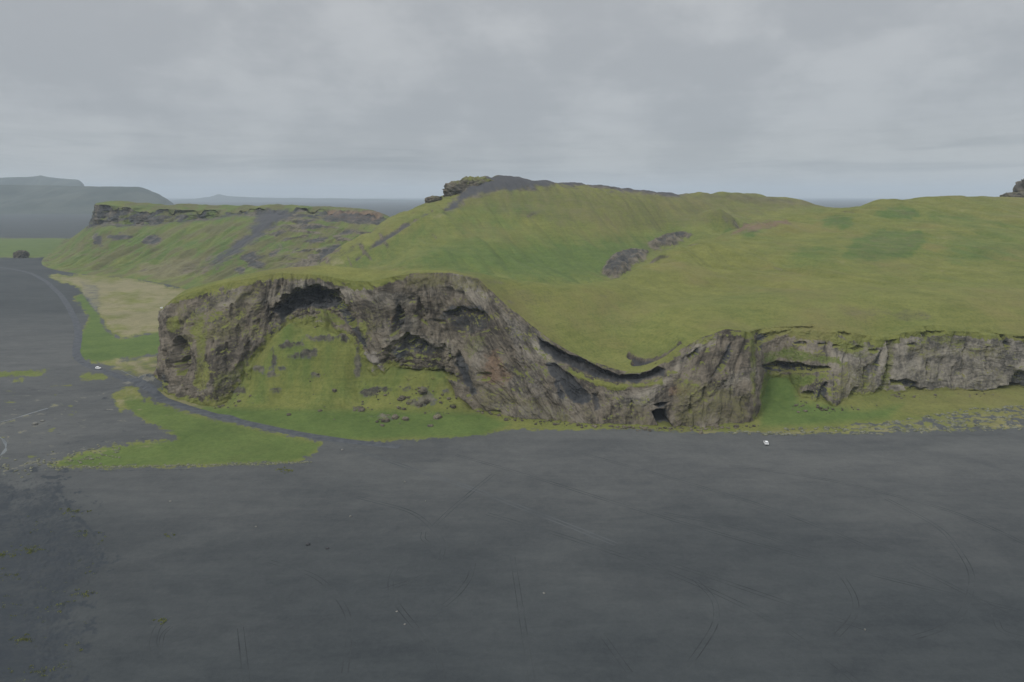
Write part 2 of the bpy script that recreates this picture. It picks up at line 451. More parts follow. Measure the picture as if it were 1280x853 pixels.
# pale gravel bars of the braided stream, straw along the edges of the turf
for l, w in [([(156, 490), (110, 497), (74, 505), (40, 517), (0, 531), (-60, 545)], 3.0), ([(82, 512), (74, 522), (50, 530), (25, 541)], 2.5),
             ([(200, 556), (140, 562), (90, 573), (40, 578), (5, 590)], 4.0), ([(10, 545), (8, 560), (0, 575)], 3), ([(52, 584), (150, 587), (260, 585)], 1.0),
             ([(60, 568), (100, 566), (130, 560)], 3)]:
    dd = linesd(px, py, l, 20)
    s = w * (0.35 + 1.5 * nz + 1.2 * fbm(px / 7, py / 2.2, 5.0, 3)) - dd
    cover(pale, s, 2.2, 0.6)
    cover(grass, s - 1.0, 1.8, 0.5); cover(straw, s, 3, 0.5)
s = 3.0 + 3 * nz - linesd(pxt, pyt, [(860, 541), (940, 540), (1000, 541), (1100, 539), (1200, 536), (1290, 532), (1500, 532)], 20)
cover(straw, s, 2.5, 0.55)
s = sdf(pxt, pyt, [(1060, 530), (1150, 522), (1220, 512), (1290, 508), (1700, 508), (1700, 537), (1280, 536), (1200, 540), (1060, 544)]) + 5 * nz
cover(straw, s, 4, 0.42); hum = np.clip(0.5 + s / 8, 0, 1)
z += hum * (0.9 * np.clip(ridged(x / 6, y / 6, 0.7, 3) - 0.2, 0, 1) + 0.3 * fbm(x / 2, y / 2, 4.0, 2))
carve(grass, (fbm(x / 6, y / 4, 8.0, 4) + 0.02) * 60 * hum - 30 * (1 - hum), 10, 0.75)
np.maximum(pale, 0.5 * hum * sstep(-0.1, 0.3, fbm(x / 9, y / 5, 18.0, 4)), out=pale)
s = sdf(px, py, [(150, 480), (185, 474), (197, 480), (192, 486), (172, 487)]) + 2 * nz
cover(pale, s, 2, 0.7)
gv_ = sdf(px, py, DARK_GRAVEL, 30) + 26 * fbm(px / 60, py / 40, 6.0, 5, 0.62)
cover(dark, gv_, 26, 0.55)
cover(dark, np.minimum(gv_ + 18, 60 * fbm(x / 5, y / 5, 51.0, 4, 0.6) - 6), 8, 0.7)
gm = np.clip(0.5 + gv_ / 16, 0, 1)
z += gm * (0.30 * ridged(x / 5, y / 5, 2.0, 4) + 0.16 * perlin(x / 1.1, y / 1.1, 5.0))
cover(dark, 2.5 + 3 * nz + 4 * nf - linesd(px, py, [(40, 590), (150, 588.5), (240, 587)], 20) * 2.2, 3.5, 0.62)
cover(dark, 3 + 4 * nz - linesd(px, py, [(-20, 660), (5, 640), (16, 618)], 20), 3, 0.9)
cover(dark, 3 + 5 * nz - linesd(px, py, [(72, 610), (90, 640), (118, 668)], 20), 4, 0.8)
# sparse growth and gravel on the flats around the stream
flat = np.clip(sdf(px, py, [(-300, 470), (90, 468), (150, 490), (200, 530), (210, 552), (120, 562), (60, 590), (-300, 600)], 30) / 12 + 0.6, 0, 1)
sg = fbm(px / 26, py / 5, 21.0, 5, 0.62)
np.maximum(grass, flat * 0.55 * sstep(0.18, 0.42, sg), out=grass); np.maximum(straw, flat * 0.6 * sstep(0.1, 0.4, fbm(px / 20, py / 6, 3.0, 3)), out=straw)
np.maximum(pale, flat * 0.5 * sstep(0.16, 0.4, fbm(px / 30, py / 4, 33.0, 5, 0.62)), out=pale)
np.maximum(dark, flat * 0.5 * sstep(0.1, 0.4, fbm(px / 24, py / 5, 43.0, 5, 0.62)), out=dark)
# far plain: green field beyond the stack, dark outwash beyond that
fz = fbm(px / 60, py / 2.5, 3.0, 3)
s = sdf(px, py, [(-700, 298), (110, 298), (90, 318), (45, 322), (-700, 323)]) + 3 * fz
cover(grass, s, 2, 0.95); cover(lush, s, 2, 0.8)
cover(dark, sdf(px, py, [(50, 316), (75, 312), (95, 306), (80, 322), (60, 326), (48, 326)]) + 2 * fz, 2, 0.8)
sand_dark = np.clip(1 - sstep(150, 320, y + 55 * fbm(x / 90, y / 60, 2.5, 4)) + 0.25 * sstep(60, 220, x) * sstep(0.0, 0.4, fbm(x / 120, y / 40, 7.7, 3)), 0, 1)  # sand darker towards the foreground and again far out
sand_dark = np.maximum(sand_dark, 0.75 * sstep(520, 820, y + 120 * fbm(x / 150, y / 90, 1.0, 3)))
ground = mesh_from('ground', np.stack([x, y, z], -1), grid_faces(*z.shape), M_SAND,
                   {'mA': pack(grass, lush, 0 * z, straw), 'mB': pack(rockm, dark, pale, sand_dark)})
tag(ground, 'flat black sand plain with grassy apron along the cliff foot', 'ground', kind='structure')

def hit(px, py):
    """where the line of sight through px,py meets the ground"""
    g0 = G(px, py)[1] if py > 330 else 1500.0
    D = np.arange(max(140, g0 - 75), g0 + 1.5, 0.25)
    a, b, c = ray(px, py); t = D / b
    xx, zz = a * t, CAMZ + c * t
    gz = ground_z(xx, D)
    i = int(np.argmax(zz <= gz))
    return np.array([xx[i], D[i], gz[i]])

# ------------------------------------------------------------------ the headland's cliff: matching base and rim points
pairs = [
    (X(262, 600, -2), X(282, 600, 8)), (X(222, 510, -2), X(240, 505, 34)), (X(202, 455, -2), X(214, 455, 51)),
    (X(199.5, 425, -1), W(204.5, 388, 432)), (G(204, 493), W(212, 378, 425)), (G(220, 497), W(226, 370, 425)), (G(235, 501), W(242, 364, 426)),
    (G(265, 508), W(270, 356, 428)), (X(300, 392, -1), W(300, 350, 430)), (X(350, 397, 0), W(350, 341, 433)), (X(400, 399, 0), W(400, 344, 430)),
    (X(440, 397, 0), W(440, 351, 424)), (X(465, 394, 0), W(465, 352, 419)), (X(490, 392, 0), W(490, 346, 413)), (X(520, 389, 0), W(520, 341, 409)),
    (X(560, 386, 0), W(562, 341, 407)), (G(600, 514), W(598, 349, 402)), (G(640, 522), W(617, 366, 396)), (G(665, 525), W(640, 387, 390)),
    (G(690, 527), W(668, 409, 383)), (G(715, 530), W(700, 433, 375)), (G(745, 532), W(735, 450, 369)), (G(780, 533), W(778, 464, 363)),
    (G(805, 534), W(806, 465, 362)), (G(830, 535), W(832, 452, 363)), (G(850, 535), W(852, 436, 364)), (G(880, 534), W(878, 421, 366)),
    (G(910, 533), W(908, 411, 368)), (G(932, 532), W(932, 414, 371)), (G(945, 531), W(945, 420, 376)), (X(948.5, 368, 2), W(950, 414, 392)),
    (X(956, 388, 5), W(957, 411, 402)), (X(985, 388, 5), W(985, 409, 403)), (X(1002, 369, 4), W(1002, 408, 402)), (X(1045, 367, 4), W(1045, 411, 400)),
    (X(1080, 380, 5), W(1080, 419, 401)), (X(1110, 388, 5.5), W(1110, 422, 404)), (X(1135, 388, 6), W(1135, 414, 402)), (X(1200, 391, 6), W(1200, 414, 404)),
    (X(1280, 393, 6), W(1280, 419, 406)), (X(1400, 396, 6), W(1400, 421, 410)), (X(1560, 402, 6), W(1560, 420, 416)), (X(1800, 415, 6), W(1800, 418, 430)),
]
PB = np.array([p[0] for p in pairs]); PR = np.array([p[1] for p in pairs])
bpx, _ = proj(*PB.T); key = np.maximum.accumulate(np.where(np.arange(len(bpx)) < 4, [-60, 60, 150, 198] + [0] * (len(bpx) - 4), bpx))
kk = np.concatenate([np.linspace(-60, 190, 70)[:-1], np.arange(190, 1300, 0.72), np.linspace(1300, 1795, 160)[1:]])
def gsm(a, s):
    r = int(3 * s); w = np.exp(-0.5 * (np.arange(-r, r + 1) / s) ** 2); w /= w.sum()
    return np.stack([np.convolve(np.pad(a[:, i], r, mode='edge'), w, 'valid') for i in range(a.shape[1])], 1)
cB = gsm(np.stack([np.interp(kk, key, PB[:, i]) for i in range(3)], 1), 5)
cR = gsm(np.stack([np.interp(kk, key, PR[:, i]) for i in range(3)], 1), 5)
cB[:, 2] -= 3
nC = len(kk)
tan = gsm(np.gradient((cB + cR)[:, :2] / 2, axis=0), 14)
nrm = np.stack([-tan[:, 1], tan[:, 0]], 1); nrm /= np.linalg.norm(nrm, axis=1)[:, None]     # into the land

# ------------------------------------------------------------------ upper surface of the hills
hp = [p for p in PR]
for a in [(226, 366, 434), (240, 360, 438), (270, 351, 443), (300, 344, 447), (330, 338, 451), (365, 334, 453), (400, 332, 453), (440, 334, 450), (470, 338, 446), (500, 339, 437),
          (530, 335, 427), (560, 336, 425), (600, 343, 428), (640, 351, 436), (680, 357, 446), (720, 359, 458),
          (640, 370, 415), (660, 385, 408), (700, 400, 404), (700, 380, 424), (750, 430, 392), (750, 395, 425), (750, 358, 470), (800, 440, 385), (800, 405, 418), (800, 375, 466), (800, 352, 520),
          (850, 410, 392), (850, 385, 432), (900, 390, 420), (900, 360, 520), (900, 330, 630), (900, 300, 750), (950, 390, 425), (1000, 380, 440), (1000, 350, 520), (1000, 320, 630), (1000, 290, 750), (1000, 272, 850),
           (1060, 390, 425),
          (560, 310, 720), (500, 325, 740), (460, 330, 780), (600, 330, 680), (600, 300, 780), (600, 260, 900), (560, 275, 850), (520, 295, 820), (490, 310, 800),
          (700, 358.5, 455), (755, 353, 500), (778, 347, 530), (800, 331, 590), (830, 313, 660), (870, 298, 730), (920, 283, 800), (980, 269, 880), (650, 347, 640), (700, 349, 650), (752, 346, 700), (780, 328, 780), (700, 330, 740), (650, 325, 740), (700, 300, 830), (760, 300, 860), (808, 300, 890), (832, 285, 945), (880, 270, 1010), (940, 256, 1085), (700, 260, 920), (800, 260, 965), (850, 256, 1020), (900, 262, 950),
          (600, 222, 1000), (640, 219, 1020), (680, 222, 1035), (700, 224, 1040), (760, 231, 1060), (820, 239, 1090), (870, 243, 1110), (905, 238, 1150), (960, 243, 1150), (1000, 250, 1130), (1040, 258, 1080),
          (575, 234, 985), (545, 247, 955), (520, 259, 930), (495, 272, 905), (470, 286, 880), (445, 304, 850),
          (1060, 258, 880), (1100, 250, 885), (1150, 246, 890), (1200, 245, 900), (1280, 246, 910), (1400, 244, 920), (1560, 240, 930), (1800, 240, 930),
          (1150, 385, 432), (1150, 345, 540), (1150, 300, 670), (1150, 265, 800), (1060, 345, 540), (1060, 300, 690), (1060, 275, 800),
          (1280, 390, 432), (1280, 345, 530), (1280, 295, 670), (1280, 262, 800), (1450, 390, 438), (1450, 340, 540), (1450, 290, 680), (1450, 258, 800),
          (1780, 390, 450), (1780, 330, 560), (1780, 260, 800)]:
    hp.append(W(*a))
for a in [(300, 550, 12), (350, 560, 24), (400, 560, 34), (450, 570, 40), (500, 560, 44), (560, 540, 47), (620, 540, 46), (690, 530, 44), (720, 555, 39), (755, 590, 33), (785, 640, 35), (808, 715, 42), (838, 800, 51), (875, 860, 62), (925, 930, 73), (985, 1000, 86), (300, 500, 44), (400, 500, 58), (500, 490, 58), (600, 480, 58),
          (240, 480, 42), (250, 540, 20), (380, 700, 16), (350, 700, -6), (420, 720, 38), (420, 850, 52), (380, 900, 20), (440, 1000, 55), (420, 1100, 40), (430, 1400, 20),
          (600, 1150, 120), (700, 1180, 110), (800, 1230, 90), (900, 1300, 95), (1000, 1280, 80), (1040, 1250, 70), (500, 1100, 75), (550, 1120, 95), (1100, 1020, 98), (1200, 1030, 104), (1300, 1040, 108), (1500, 1050, 110), (1700, 1050, 110),
          (500, 1600, 30), (700, 1600, 50), (900, 1600, 50), (1100, 1600, 60), (1300, 1600, 70), (1800, 1600, 70), (320, 640, 0), (330, 900, -10), (340, 1200, -10)]:
    hp.append(X(*a))
hp = np.array(hp)
_H = TPS(np.stack([hp[:, 0] / hp[:, 1], np.log(hp[:, 1])], 1), hp[:, 2], lam=2e-5)

def hill_z(x, y):
    h = _H(x / y, np.log(y))
    far = sstep(420, 620, y)
    h = h + (1.1 + 2.3 * far) * fbm(x / 60, y / 60, 5.0, 3) + (0.35 + 0.7 * far) * fbm(x / 14, y / 18, 2.0, 4)
    # gullies running down the far slope
    q = ridged((x + 0.25 * y) / 55, y / 260, 7.0, 2)
    h -= far * 7.0 * np.clip(q - 0.35, 0, 1)
    q2 = ridged((x + 0.45 * y) / 24, y / 170, 3.0, 3)
    h -= far * 6.0 * np.clip(q2 - 0.25, 0, 1) * np.clip(0.6 + 1.5 * fbm(x / 150, y / 150, 5.0, 2), 0, 1)
    return h

CRACKS = [[(786, 445), (795, 452), (807, 456), (822, 452), (834, 446), (844, 437), (850, 430)], [(791, 454), (804, 460), (822, 458), (832, 452)]]
OUTCROPS = [[(750, 341), (757, 328), (768, 317), (790, 310), (812, 313), (808, 324), (790, 334), (776, 347), (762, 350)], [(808, 304), (830, 293), (850, 289), (868, 292), (856, 301), (836, 310), (818, 314)]]
DYKE = [(543, 264), (515, 280), (490, 297), (462, 314), (446, 327), (442, 324), (470, 302), (508, 278), (535, 266)]
vs = np.concatenate([np.linspace(-0.62, 0.78, 1080), np.linspace(0.78, 1.35, 90)[1:]])
hr = [352.0]
while hr[-1] < 1750:
    hr.append(hr[-1] * 1.0031)
UU, DD = np.meshgrid(vs, np.array(hr))
hx, hy = UU * DD, DD
hz = hill_z(hx, hy)
px, py = proj(hx, hy, hz)
front = hy < 1160
# relief on outcrops and the small overhung cracks
for p in OUTCROPS:
    s = np.clip(sdf(px, py, p) / 6, 0, 1) * front
    hz += s * (1.0 + 7.0 * ridged(hx / 14, hy / 20, 1.0, 5))
for l in CRACKS:
    d = linesd(px, py, l)
    hz -= 4.0 * np.exp(-(d / 1.8) ** 2) * (hy < 420) * np.clip(1.2 * np.exp(-((px - 808) / 26) ** 2) + 0.2, 0, 1)
    d2 = linesd(px, py, [(a_, b_ - 4) for a_, b_ in l])
    hz += 1.6 * np.exp(-(d2 / 2.6) ** 2) * (hy < 420)
s = np.clip(sdf(px, py, DYKE) / 4, 0, 1) * front
hz -= s * 3
nz = fbm(hx / 18, hy / 18, 1.0, 4); nb = fbm(hx / 70, hy / 70, 6.0, 3)
grass = np.ones_like(hz); lush = np.clip(0.22 + 0.25 * nb, 0, 1); scree = np.zeros_like(hz); straw = np.zeros_like(hz); brown = np.zeros_like(hz); dark = np.zeros_like(hz)
for p, a in [(ell(1049, 278, 20, 9), 0.9), (ell(1122, 267, 27, 8), 0.95), (ell(1172, 270, 16, 6), 0.7), (ell(1202, 272, 18, 6), 0.7), ([(1050, 322), (1065, 298), (1100, 287), (1150, 288), (1162, 300), (1140, 322), (1090, 330)], 0.85),
             ([(985, 325), (1000, 308), (1045, 305), (1055, 325), (1020, 337), (992, 335)], 0.6), ([(1172, 318), (1190, 292), (1240, 284), (1320, 290), (1320, 320), (1240, 330), (1190, 332)], 0.6), (ell(1258, 282, 22, 8), 0.5),
             ([(895, 312), (905, 290), (930, 283), (962, 284), (940, 298), (915, 310)], 1.0), ([(850, 336), (875, 326), (895, 322), (870, 334)], 0.8),
             ([(420, 335), (470, 305), (540, 275), (600, 262), (660, 268), (640, 300), (700, 310), (760, 300), (745, 350), (640, 352), (520, 340)], 0.55),
             ([(510, 340), (560, 315), (640, 318), (740, 330), (745, 354), (640, 352)], 0.7), ([(575, 262), (610, 250), (660, 252), (690, 262), (650, 272), (600, 275)], 0.6)]:
    s = sdf(px, py, p, 25) + 6 * nz + 6 * fbm(hx / 7, hy / 16, 9.0, 4, 0.65)
    cover(lush, np.where(front, s, -99), 4.5 if a > 0.84 else 9, min(1, a * 0.95))
lr = np.clip(fbm(hx / 9, hy / 9, 2.0, 3) + 0.1, 0, 1)
for p in [ell(1049, 278, 20, 9), ell(1122, 267, 27, 8), [(1050, 322), (1065, 298), (1100, 287), (1150, 288), (1162, 300), (1140, 322), (1090, 330)]]:
    hz += 0.8 * np.clip(sdf(px, py, p) / 4, 0, 1) * lr
s = sdf(px, py, [(556, 264), (574, 242), (592, 224), (640, 210), (720, 216), (800, 226), (860, 236), (858, 246), (800, 241), (740, 233), (690, 232), (650, 238), (622, 240), (590, 246), (566, 264)], 24) + 6 * nz + 7 * fbm((hx + 0.3 * hy) / 9, hy / 60, 3.0, 4)
cover(scree, np.where(hy > 850, s, -99), 7, 0.85); carve(grass, np.where(hy > 850, s, -99), 9, 0.97)
s = 3.2 + 2.5 * nz + 2 * fbm(hx / 9, hy / 40, 3.0, 3) - linesd(px, py, [(630, 219), (700, 225), (780, 234), (845, 242)])
cover(scree, np.where(hy > 900, s, -99), 3, 0.85); carve(grass, np.where(hy > 900, s, -99), 3, 0.9)
s = sdf(px, py, [(630, 240), (690, 232), (760, 238), (780, 262), (720, 285), (650, 270)], 20) + 12 * nz
cover(straw, np.where(front, s, -99), 14, 0.33); carve(grass, np.where(front, s - 6, -99), 14, 0.22)
s = sdf(px, py, [(880, 242), (960, 240), (1045, 255), (1000, 262), (930, 256)], 20) + 6 * nz
cover(straw, np.where(hy > 900, s, -99), 8, 0.4); carve(grass, np.where(hy > 900, s - 3, -99), 6, 0.45)
s = sdf(px, py, [(905, 296), (930, 278), (985, 272), (990, 280), (950, 290)], 20) + 5 * nz
cover(brown, np.where(front, s, -99), 4, 0.7); carve(grass, np.where(front, s, -99), 4, 0.6)
for p in OUTCROPS:
    rg = 9 * fbm(hx / 9, hy / 14, 4.0, 5, 0.65)
    s = np.where(front, sdf(px, py, p) + rg, -99)
    carve(grass, s, 3.5, 0.78); cover(dark, s - 3 + 8 * fbm(hx / 5, hy / 8, 3.0, 3), 5, 0.6); cover(brown, s, 6, 0.35)
s = np.where(front & (hy > 600), sdf(px, py, DYKE) + 4 * nz, -99)
carve(grass, s, 2.5, 0.75); cover(scree, s, 2, 0.6)
for p in [ell(664, 269, 14, 4, rot=-25), ell(640, 378, 9, 5, rot=20), ell(655, 366, 16, 6, rot=10), ell(612, 352, 22, 6), ell(560, 342, 50, 5), ell(985, 379, 20, 2.5), ell(1140, 395, 26, 10), ell(1070, 392, 22, 6), ell(757, 370, 25, 1.5, rot=8), ell(410, 318, 16, 12), ell(440, 310, 18, 6, rot=-30)]:
    s = np.where(front, sdf(px, py, p) + 3 * nz, -99)
    carve(grass, s, 4, 0.42); cover(brown, s, 3, 0.4)
cw = 2.3 * np.exp(-((px - 808) / 24) ** 2) + 0.5 + 2.2 * fbm(px / 6, py / 3, 13.0, 4, 0.6)
for l in CRACKS:
    d = linesd(px, py, l)
    s = np.where(hy < 430, cw - d, -99)
    carve(grass, s + 0.6, 1.8, 0.85); cover(brown, s + 0.8, 2, 0.5); cover(dark, s - 0.3, 1.3, 0.85)
cover(straw, np.where(front, 1.2 - linesd(px, py, [(1165, 312), (1200, 292), (1245, 278), (1290, 268)]), -99), 1.2, 0.4)
cover(straw, np.where(front, 1.5 - linesd(px, py, [(700, 362), (745, 367), (800, 376), (850, 384)]), -99), 1.5, 0.3)
lush = np.clip(lush + 0.38 * fbm(hx / 95, hy / 120, 47.0, 4) + (0.22 + 0.2 * (hy > 560)) * fbm((hx + 0.2 * hy) / 13, hy / 45, 17.0, 4, 0.6), 0, 1)
straw = np.maximum(straw, 0.46 * sstep(0.1, 0.55, fbm(hx / 45, hy / 60, 23.0, 5, 0.6)))
heath = np.zeros_like(hz)
hn = 14 * fbm(hx / 30, hy / 45, 31.0, 5, 0.62) + 6 * fbm(hx / 8, hy / 22, 35.0, 4)
for p, a_ in [([(540, 262), (600, 236), (700, 228), (800, 238), (900, 236), (1045, 256), (1000, 266), (940, 276), (870, 290), (800, 292), (700, 285), (610, 268)], 0.5), ([(850, 240), (905, 236), (960, 241), (1045, 257), (990, 264), (900, 256)], 0.72),
              ([(1050, 262), (1100, 250), (1160, 246), (1300, 244), (1300, 254), (1150, 257), (1080, 264)], 0.45), (ell(1049, 278, 20, 9), 0.5), (ell(1122, 267, 27, 8), 0.5), ([(1050, 322), (1065, 298), (1100, 287), (1150, 288), (1162, 300), (1140, 322), (1090, 330)], 0.45),
              ([(1040, 380), (1100, 378), (1170, 392), (1160, 406), (1060, 402)], 0.45), ([(610, 350), (690, 358), (700, 385), (660, 395), (625, 372)], 0.42), ([(740, 352), (760, 312), (830, 288), (875, 290), (850, 312), (800, 340)], 0.4)]:
    cover(heath, np.where(front, sdf(px, py, p, 30) + hn, -99), 10, a_)
behind = [(640, 352), (690, 357), (755, 352), (778, 346), (800, 330), (830, 312), (870, 297), (860, 284), (800, 292), (740, 296), (660, 300), (560, 300), (500, 330)]
sb = np.where(front & (hy > 520), sdf(px, py, behind, 25), -99) + 8 * nz
sb = sb + 16 * fbm((hx + 0.35 * hy) / 16, hy / 130, 41.0, 4, 0.6)
cover(lush, np.where(front & (hy > 520), sb, -99), 16, 0.8); carve(straw, np.where(hy > 520, sb, -99), 7, 0.8)
fr_ = sdf(px, py, [(700, 361), (755, 356), (780, 349), (800, 334), (832, 316), (872, 301), (925, 286), (960, 330), (900, 372), (800, 378), (720, 370)], 25) + 6 * nz
carve(lush, np.where(hy < 800, fr_, -99), 6, 0.75); carve(heath, np.where(hy < 800, fr_, -99), 6, 0.7)
# bare rock where the slope is steep
nn = grid_normals(np.stack([hx, hy, hz], -1))
steep = sstep(0.80, 0.62, np.abs(nn[..., 2]))
grass *= 1 - 0.6 * steep
poly = [tuple(p) for p in (cR[:, :2] + nrm * 3.0)[::6]]
poly += [(2400, 1900), (-620, 1900), tuple(X(300, 900, 0)[:2]), tuple(X(310, 680, 0)[:2])]
keep = sdf(hx, hy, poly, 5) > 0
F = grid_faces(*hz.shape)
F = F[keep.ravel()[F].all(1)]
hill = mesh_from('hills', np.stack([hx, hy, hz], -1), F, M_HILL, {'mA': pack(grass, lush, scree, straw), 'mB': pack(brown, dark, heath, 0 * hz)})
tag(hill, 'rolling olive green hills rising behind the cliff to a dark summit', 'hills', kind='structure')

# ------------------------------------------------------------------ cliff face
NF, NL = 250, 16
t = np.linspace(0, 1, NF)[:, None]
a = t ** 1.25
fx = cB[None, :, 0] * (1 - a) + cR[None, :, 0] * a
fy = cB[None, :, 1] * (1 - a) + cR[None, :, 1] * a
fz = cB[None, :, 2] * (1 - t) + cR[None, :, 2] * t
px, py = proj(fx, fy, fz)
hgt = (cR[:, 2] - cB[:, 2])[None, :]
tt = np.broadcast_to(t, fx.shape); px0 = px
al = np.cumsum(np.linalg.norm(np.gradient(cR, axis=0), axis=1))[None, :] + 0 * fx       # metres along the cliff
w1 = fbm(al / 25, fz / 25, 1.5, 3); w2 = fbm(al / 25, fz / 25, 8.5, 3)
aw, zw = al + 5 * w1, fz + 4 * w2
tallw = sstep(640, 600, px)
rimz = np.convolve(np.pad(cR[:, 2], 40, mode='edge'), np.ones(81) / 81, 'valid')[None, :]
bedc = (rimz - fz) + 5 * w1 + 2.5 * fbm(al / 9, fz / 9, 4.0, 3)              # metres below the folded rim
slant = np.interp(px, [200, 330, 420, 520, 620, 760, 860, 960, 1280], [0.1, -0.25, 0.45, 0.1, 0.55, 0.3, -0.2, -0.25, 0.1])
as_ = aw + slant * zw
rel = 4.2 * fbm(aw / 24, zw / 30, 0.3, 3)
rel += 2.1 * ridged(as_ / 11, zw / 20, 2.1, 4) * (0.5 + 0.6 * tallw)
rel += 1.0 * ridged(aw / 34, bedc / 6.5, 4.4, 3) * (0.4 + 0.9 * np.clip(fbm(al / 30, fz / 30, 6.6, 2) + 0.4, 0, 1))
slab = np.clip(0.75 + 1.5 * fbm(al / 26, bedc / 15, 61.0, 3), 0.22, 1.35)         # smooth slabs against broken ground
rel += slab * (0.66 * fbm(as_ / 3.6, zw / 4.6, 6.0, 4) + 0.32 * perlin(aw / 1.0, zw / 1.2, 3.0))
rel -= 1.3 * sstep(0.55, 0.9, ridged(as_ / 15, zw / 40, 9.0, 2))               # open joints
env = sstep(0, 0.05, tt) * (1 - 0.55 * sstep(0.95, 1.0, tt))
push = -rel * env * np.clip(hgt / 40, 0.55, 1.1)          # positive pushes into the land
nzp = 1.5 * fbm(px / 11, py / 11, 2.2, 4)
dnz = fbm(as_ / 7, bedc / 3.6, 14.0, 4, 0.6)
def dent(poly, depth, soft=3.0, wob=2.5, below=None):
    global push
    s = sdf(px, py, poly) + wob * nzp
    m = sstep(-0.5, soft, s)
    push = push + depth * m * np.clip(1 + 0.9 * dnz, 0.35, 1.7)
def fade_dent(poly, depth, top, bot, wob=2.5):
    """deepest under its upper lip, running out towards the bottom"""
    global push
    s = sdf(px, py, poly) + wob * nzp
    push = push + depth * sstep(-0.5, 2.0, s) * (1 - 0.85 * sstep(top, bot, py + 14 * dnz)) * np.clip(1 + 0.8 * dnz, 0.4, 1.6)
ARCH = [(333, 389), (350, 374), (366, 363), (390, 355), (412, 358), (430, 372), (441, 390), (452, 415), (462, 440), (440, 448), (418, 432), (395, 425), (372, 425), (352, 412), (346, 396)]
ARCH_IN = [(340, 388), (362, 370), (388, 361), (408, 364), (424, 380), (410, 386), (388, 384), (366, 390), (352, 402)]
CAVE2 = [(474, 455), (484, 436), (497, 424), (506, 415), (528, 420), (543, 432), (556, 428), (566, 440), (578, 466), (572, 476), (552, 470), (520, 468), (492, 466)]
SLOT = [(487, 420), (492, 395), (496, 372), (502, 385), (508, 400), (503, 412), (497, 420)]
SLOT2 = [(518, 392), (524, 372), (531, 385), (534, 405), (526, 404)]
SCOOP = [(556, 390), (575, 384), (598, 386), (614, 396), (614, 412), (590, 420), (570, 415)]
ALCOVE = [(217, 455), (217, 432), (224, 420), (234, 420), (241, 434), (240, 456), (230, 470), (222, 468)]
TIPSIDE = [(204, 470), (206, 430), (212, 440), (212, 488), (204, 488)]
RIB = [(572, 436), (580, 445), (588, 468), (596, 492), (590, 494), (578, 475), (568, 455)]
STRATA = [(678, 452), (696, 455), (718, 472), (738, 494), (736, 506), (716, 504), (700, 482), (690, 470)]
STRATA2 = [(694, 470), (700, 478), (706, 494), (704, 500), (698, 498), (692, 480)]
FOLD = [(672, 421), (684, 428), (704, 440), (726, 447), (748, 459), (775, 468), (800, 468), (822, 459), (832, 460), (829, 470), (798, 478), (770, 478), (742, 471), (716, 459), (698, 454), (676, 437)]
FOLD_R = [(858, 446), (868, 438), (876, 430), (872, 442), (862, 450)]
BUTT = [(890, 470), (900, 450), (908, 434), (914, 426), (914, 446), (904, 462), (892, 474)]
CAVE = [(816, 515), (821, 512), (831, 513.5), (831, 520), (833, 526), (837, 532), (838, 537), (829, 537), (825, 530), (821, 523)]
HOLE = [(817, 505.5), (825, 503), (836, 502.5), (830, 507), (824.5, 510)]
NOTCH = [(740, 492), (748, 490), (752, 512), (742, 516)]
R_OVER = [(940, 409), (965, 408), (990, 407), (1020, 408), (1018, 412), (990, 413), (975, 420), (958, 424), (948, 444), (945, 430)]
R_OVER2 = [(950, 458), (968, 450), (990, 453), (1012, 456), (1035, 458), (1040, 461), (1012, 466), (985, 466), (962, 468)]
R_HOLES = [ell(1028, 430, 7, 2.5), ell(1054, 417, 10, 3, rot=15), ell(1046, 432, 6, 2), ell(1091, 438, 6, 2), ell(1000, 430, 8, 3), ell(1141, 431, 9, 2.5), ell(1070, 436, 12, 3)]
R_CAVES = [[(1018, 508), (1022, 490), (1030, 476), (1036, 478), (1032, 496), (1038, 508), (1030, 512)], [(1112, 476), (1128, 473), (1146, 478), (1150, 486), (1158, 484), (1152, 496), (1140, 496), (1130, 482), (1114, 481)],
           [(1118, 494), (1128, 498), (1142, 493), (1140, 499), (1122, 500)], [(1200, 489), (1230, 487), (1250, 483), (1270, 480), (1285, 482), (1285, 494), (1200, 494)], [(1261, 488), (1264, 470), (1272, 462), (1285, 465), (1285, 490)],
           ell(1096, 455, 3, 18, rot=14), ell(1084, 470, 4, 16, rot=10), ell(1066, 495, 5, 12, rot=20), ell(1010, 492, 8, 4)]
GULLY = [(1104, 424), (1120, 424), (1117, 452), (1112, 478), (1108, 496), (1092, 496), (1104, 466), (1108, 445)]
R_TOPS = [[(1148, 416), (1160, 413), (1182, 414), (1180, 418), (1165, 419), (1158, 424)], [(1218, 412), (1240, 413), (1255, 419), (1262, 432), (1256, 434), (1248, 420), (1225, 417)], [(1265, 420), (1300, 421), (1300, 425), (1268, 424)]]
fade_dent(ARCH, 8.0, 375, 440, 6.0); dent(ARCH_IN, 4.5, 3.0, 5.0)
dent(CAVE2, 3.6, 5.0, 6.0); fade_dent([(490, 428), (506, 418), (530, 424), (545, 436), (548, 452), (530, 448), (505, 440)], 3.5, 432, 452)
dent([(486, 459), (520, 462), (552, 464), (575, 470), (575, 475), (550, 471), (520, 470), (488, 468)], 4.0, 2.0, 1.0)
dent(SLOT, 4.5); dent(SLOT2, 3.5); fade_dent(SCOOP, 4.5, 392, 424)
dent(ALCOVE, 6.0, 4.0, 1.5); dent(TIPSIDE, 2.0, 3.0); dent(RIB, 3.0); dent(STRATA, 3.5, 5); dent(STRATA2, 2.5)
fade_dent(FOLD, 8.0, 470, 486, 1.5); dent(FOLD_R, 3.0, 2, 1); dent(BUTT, 2.6, 5)
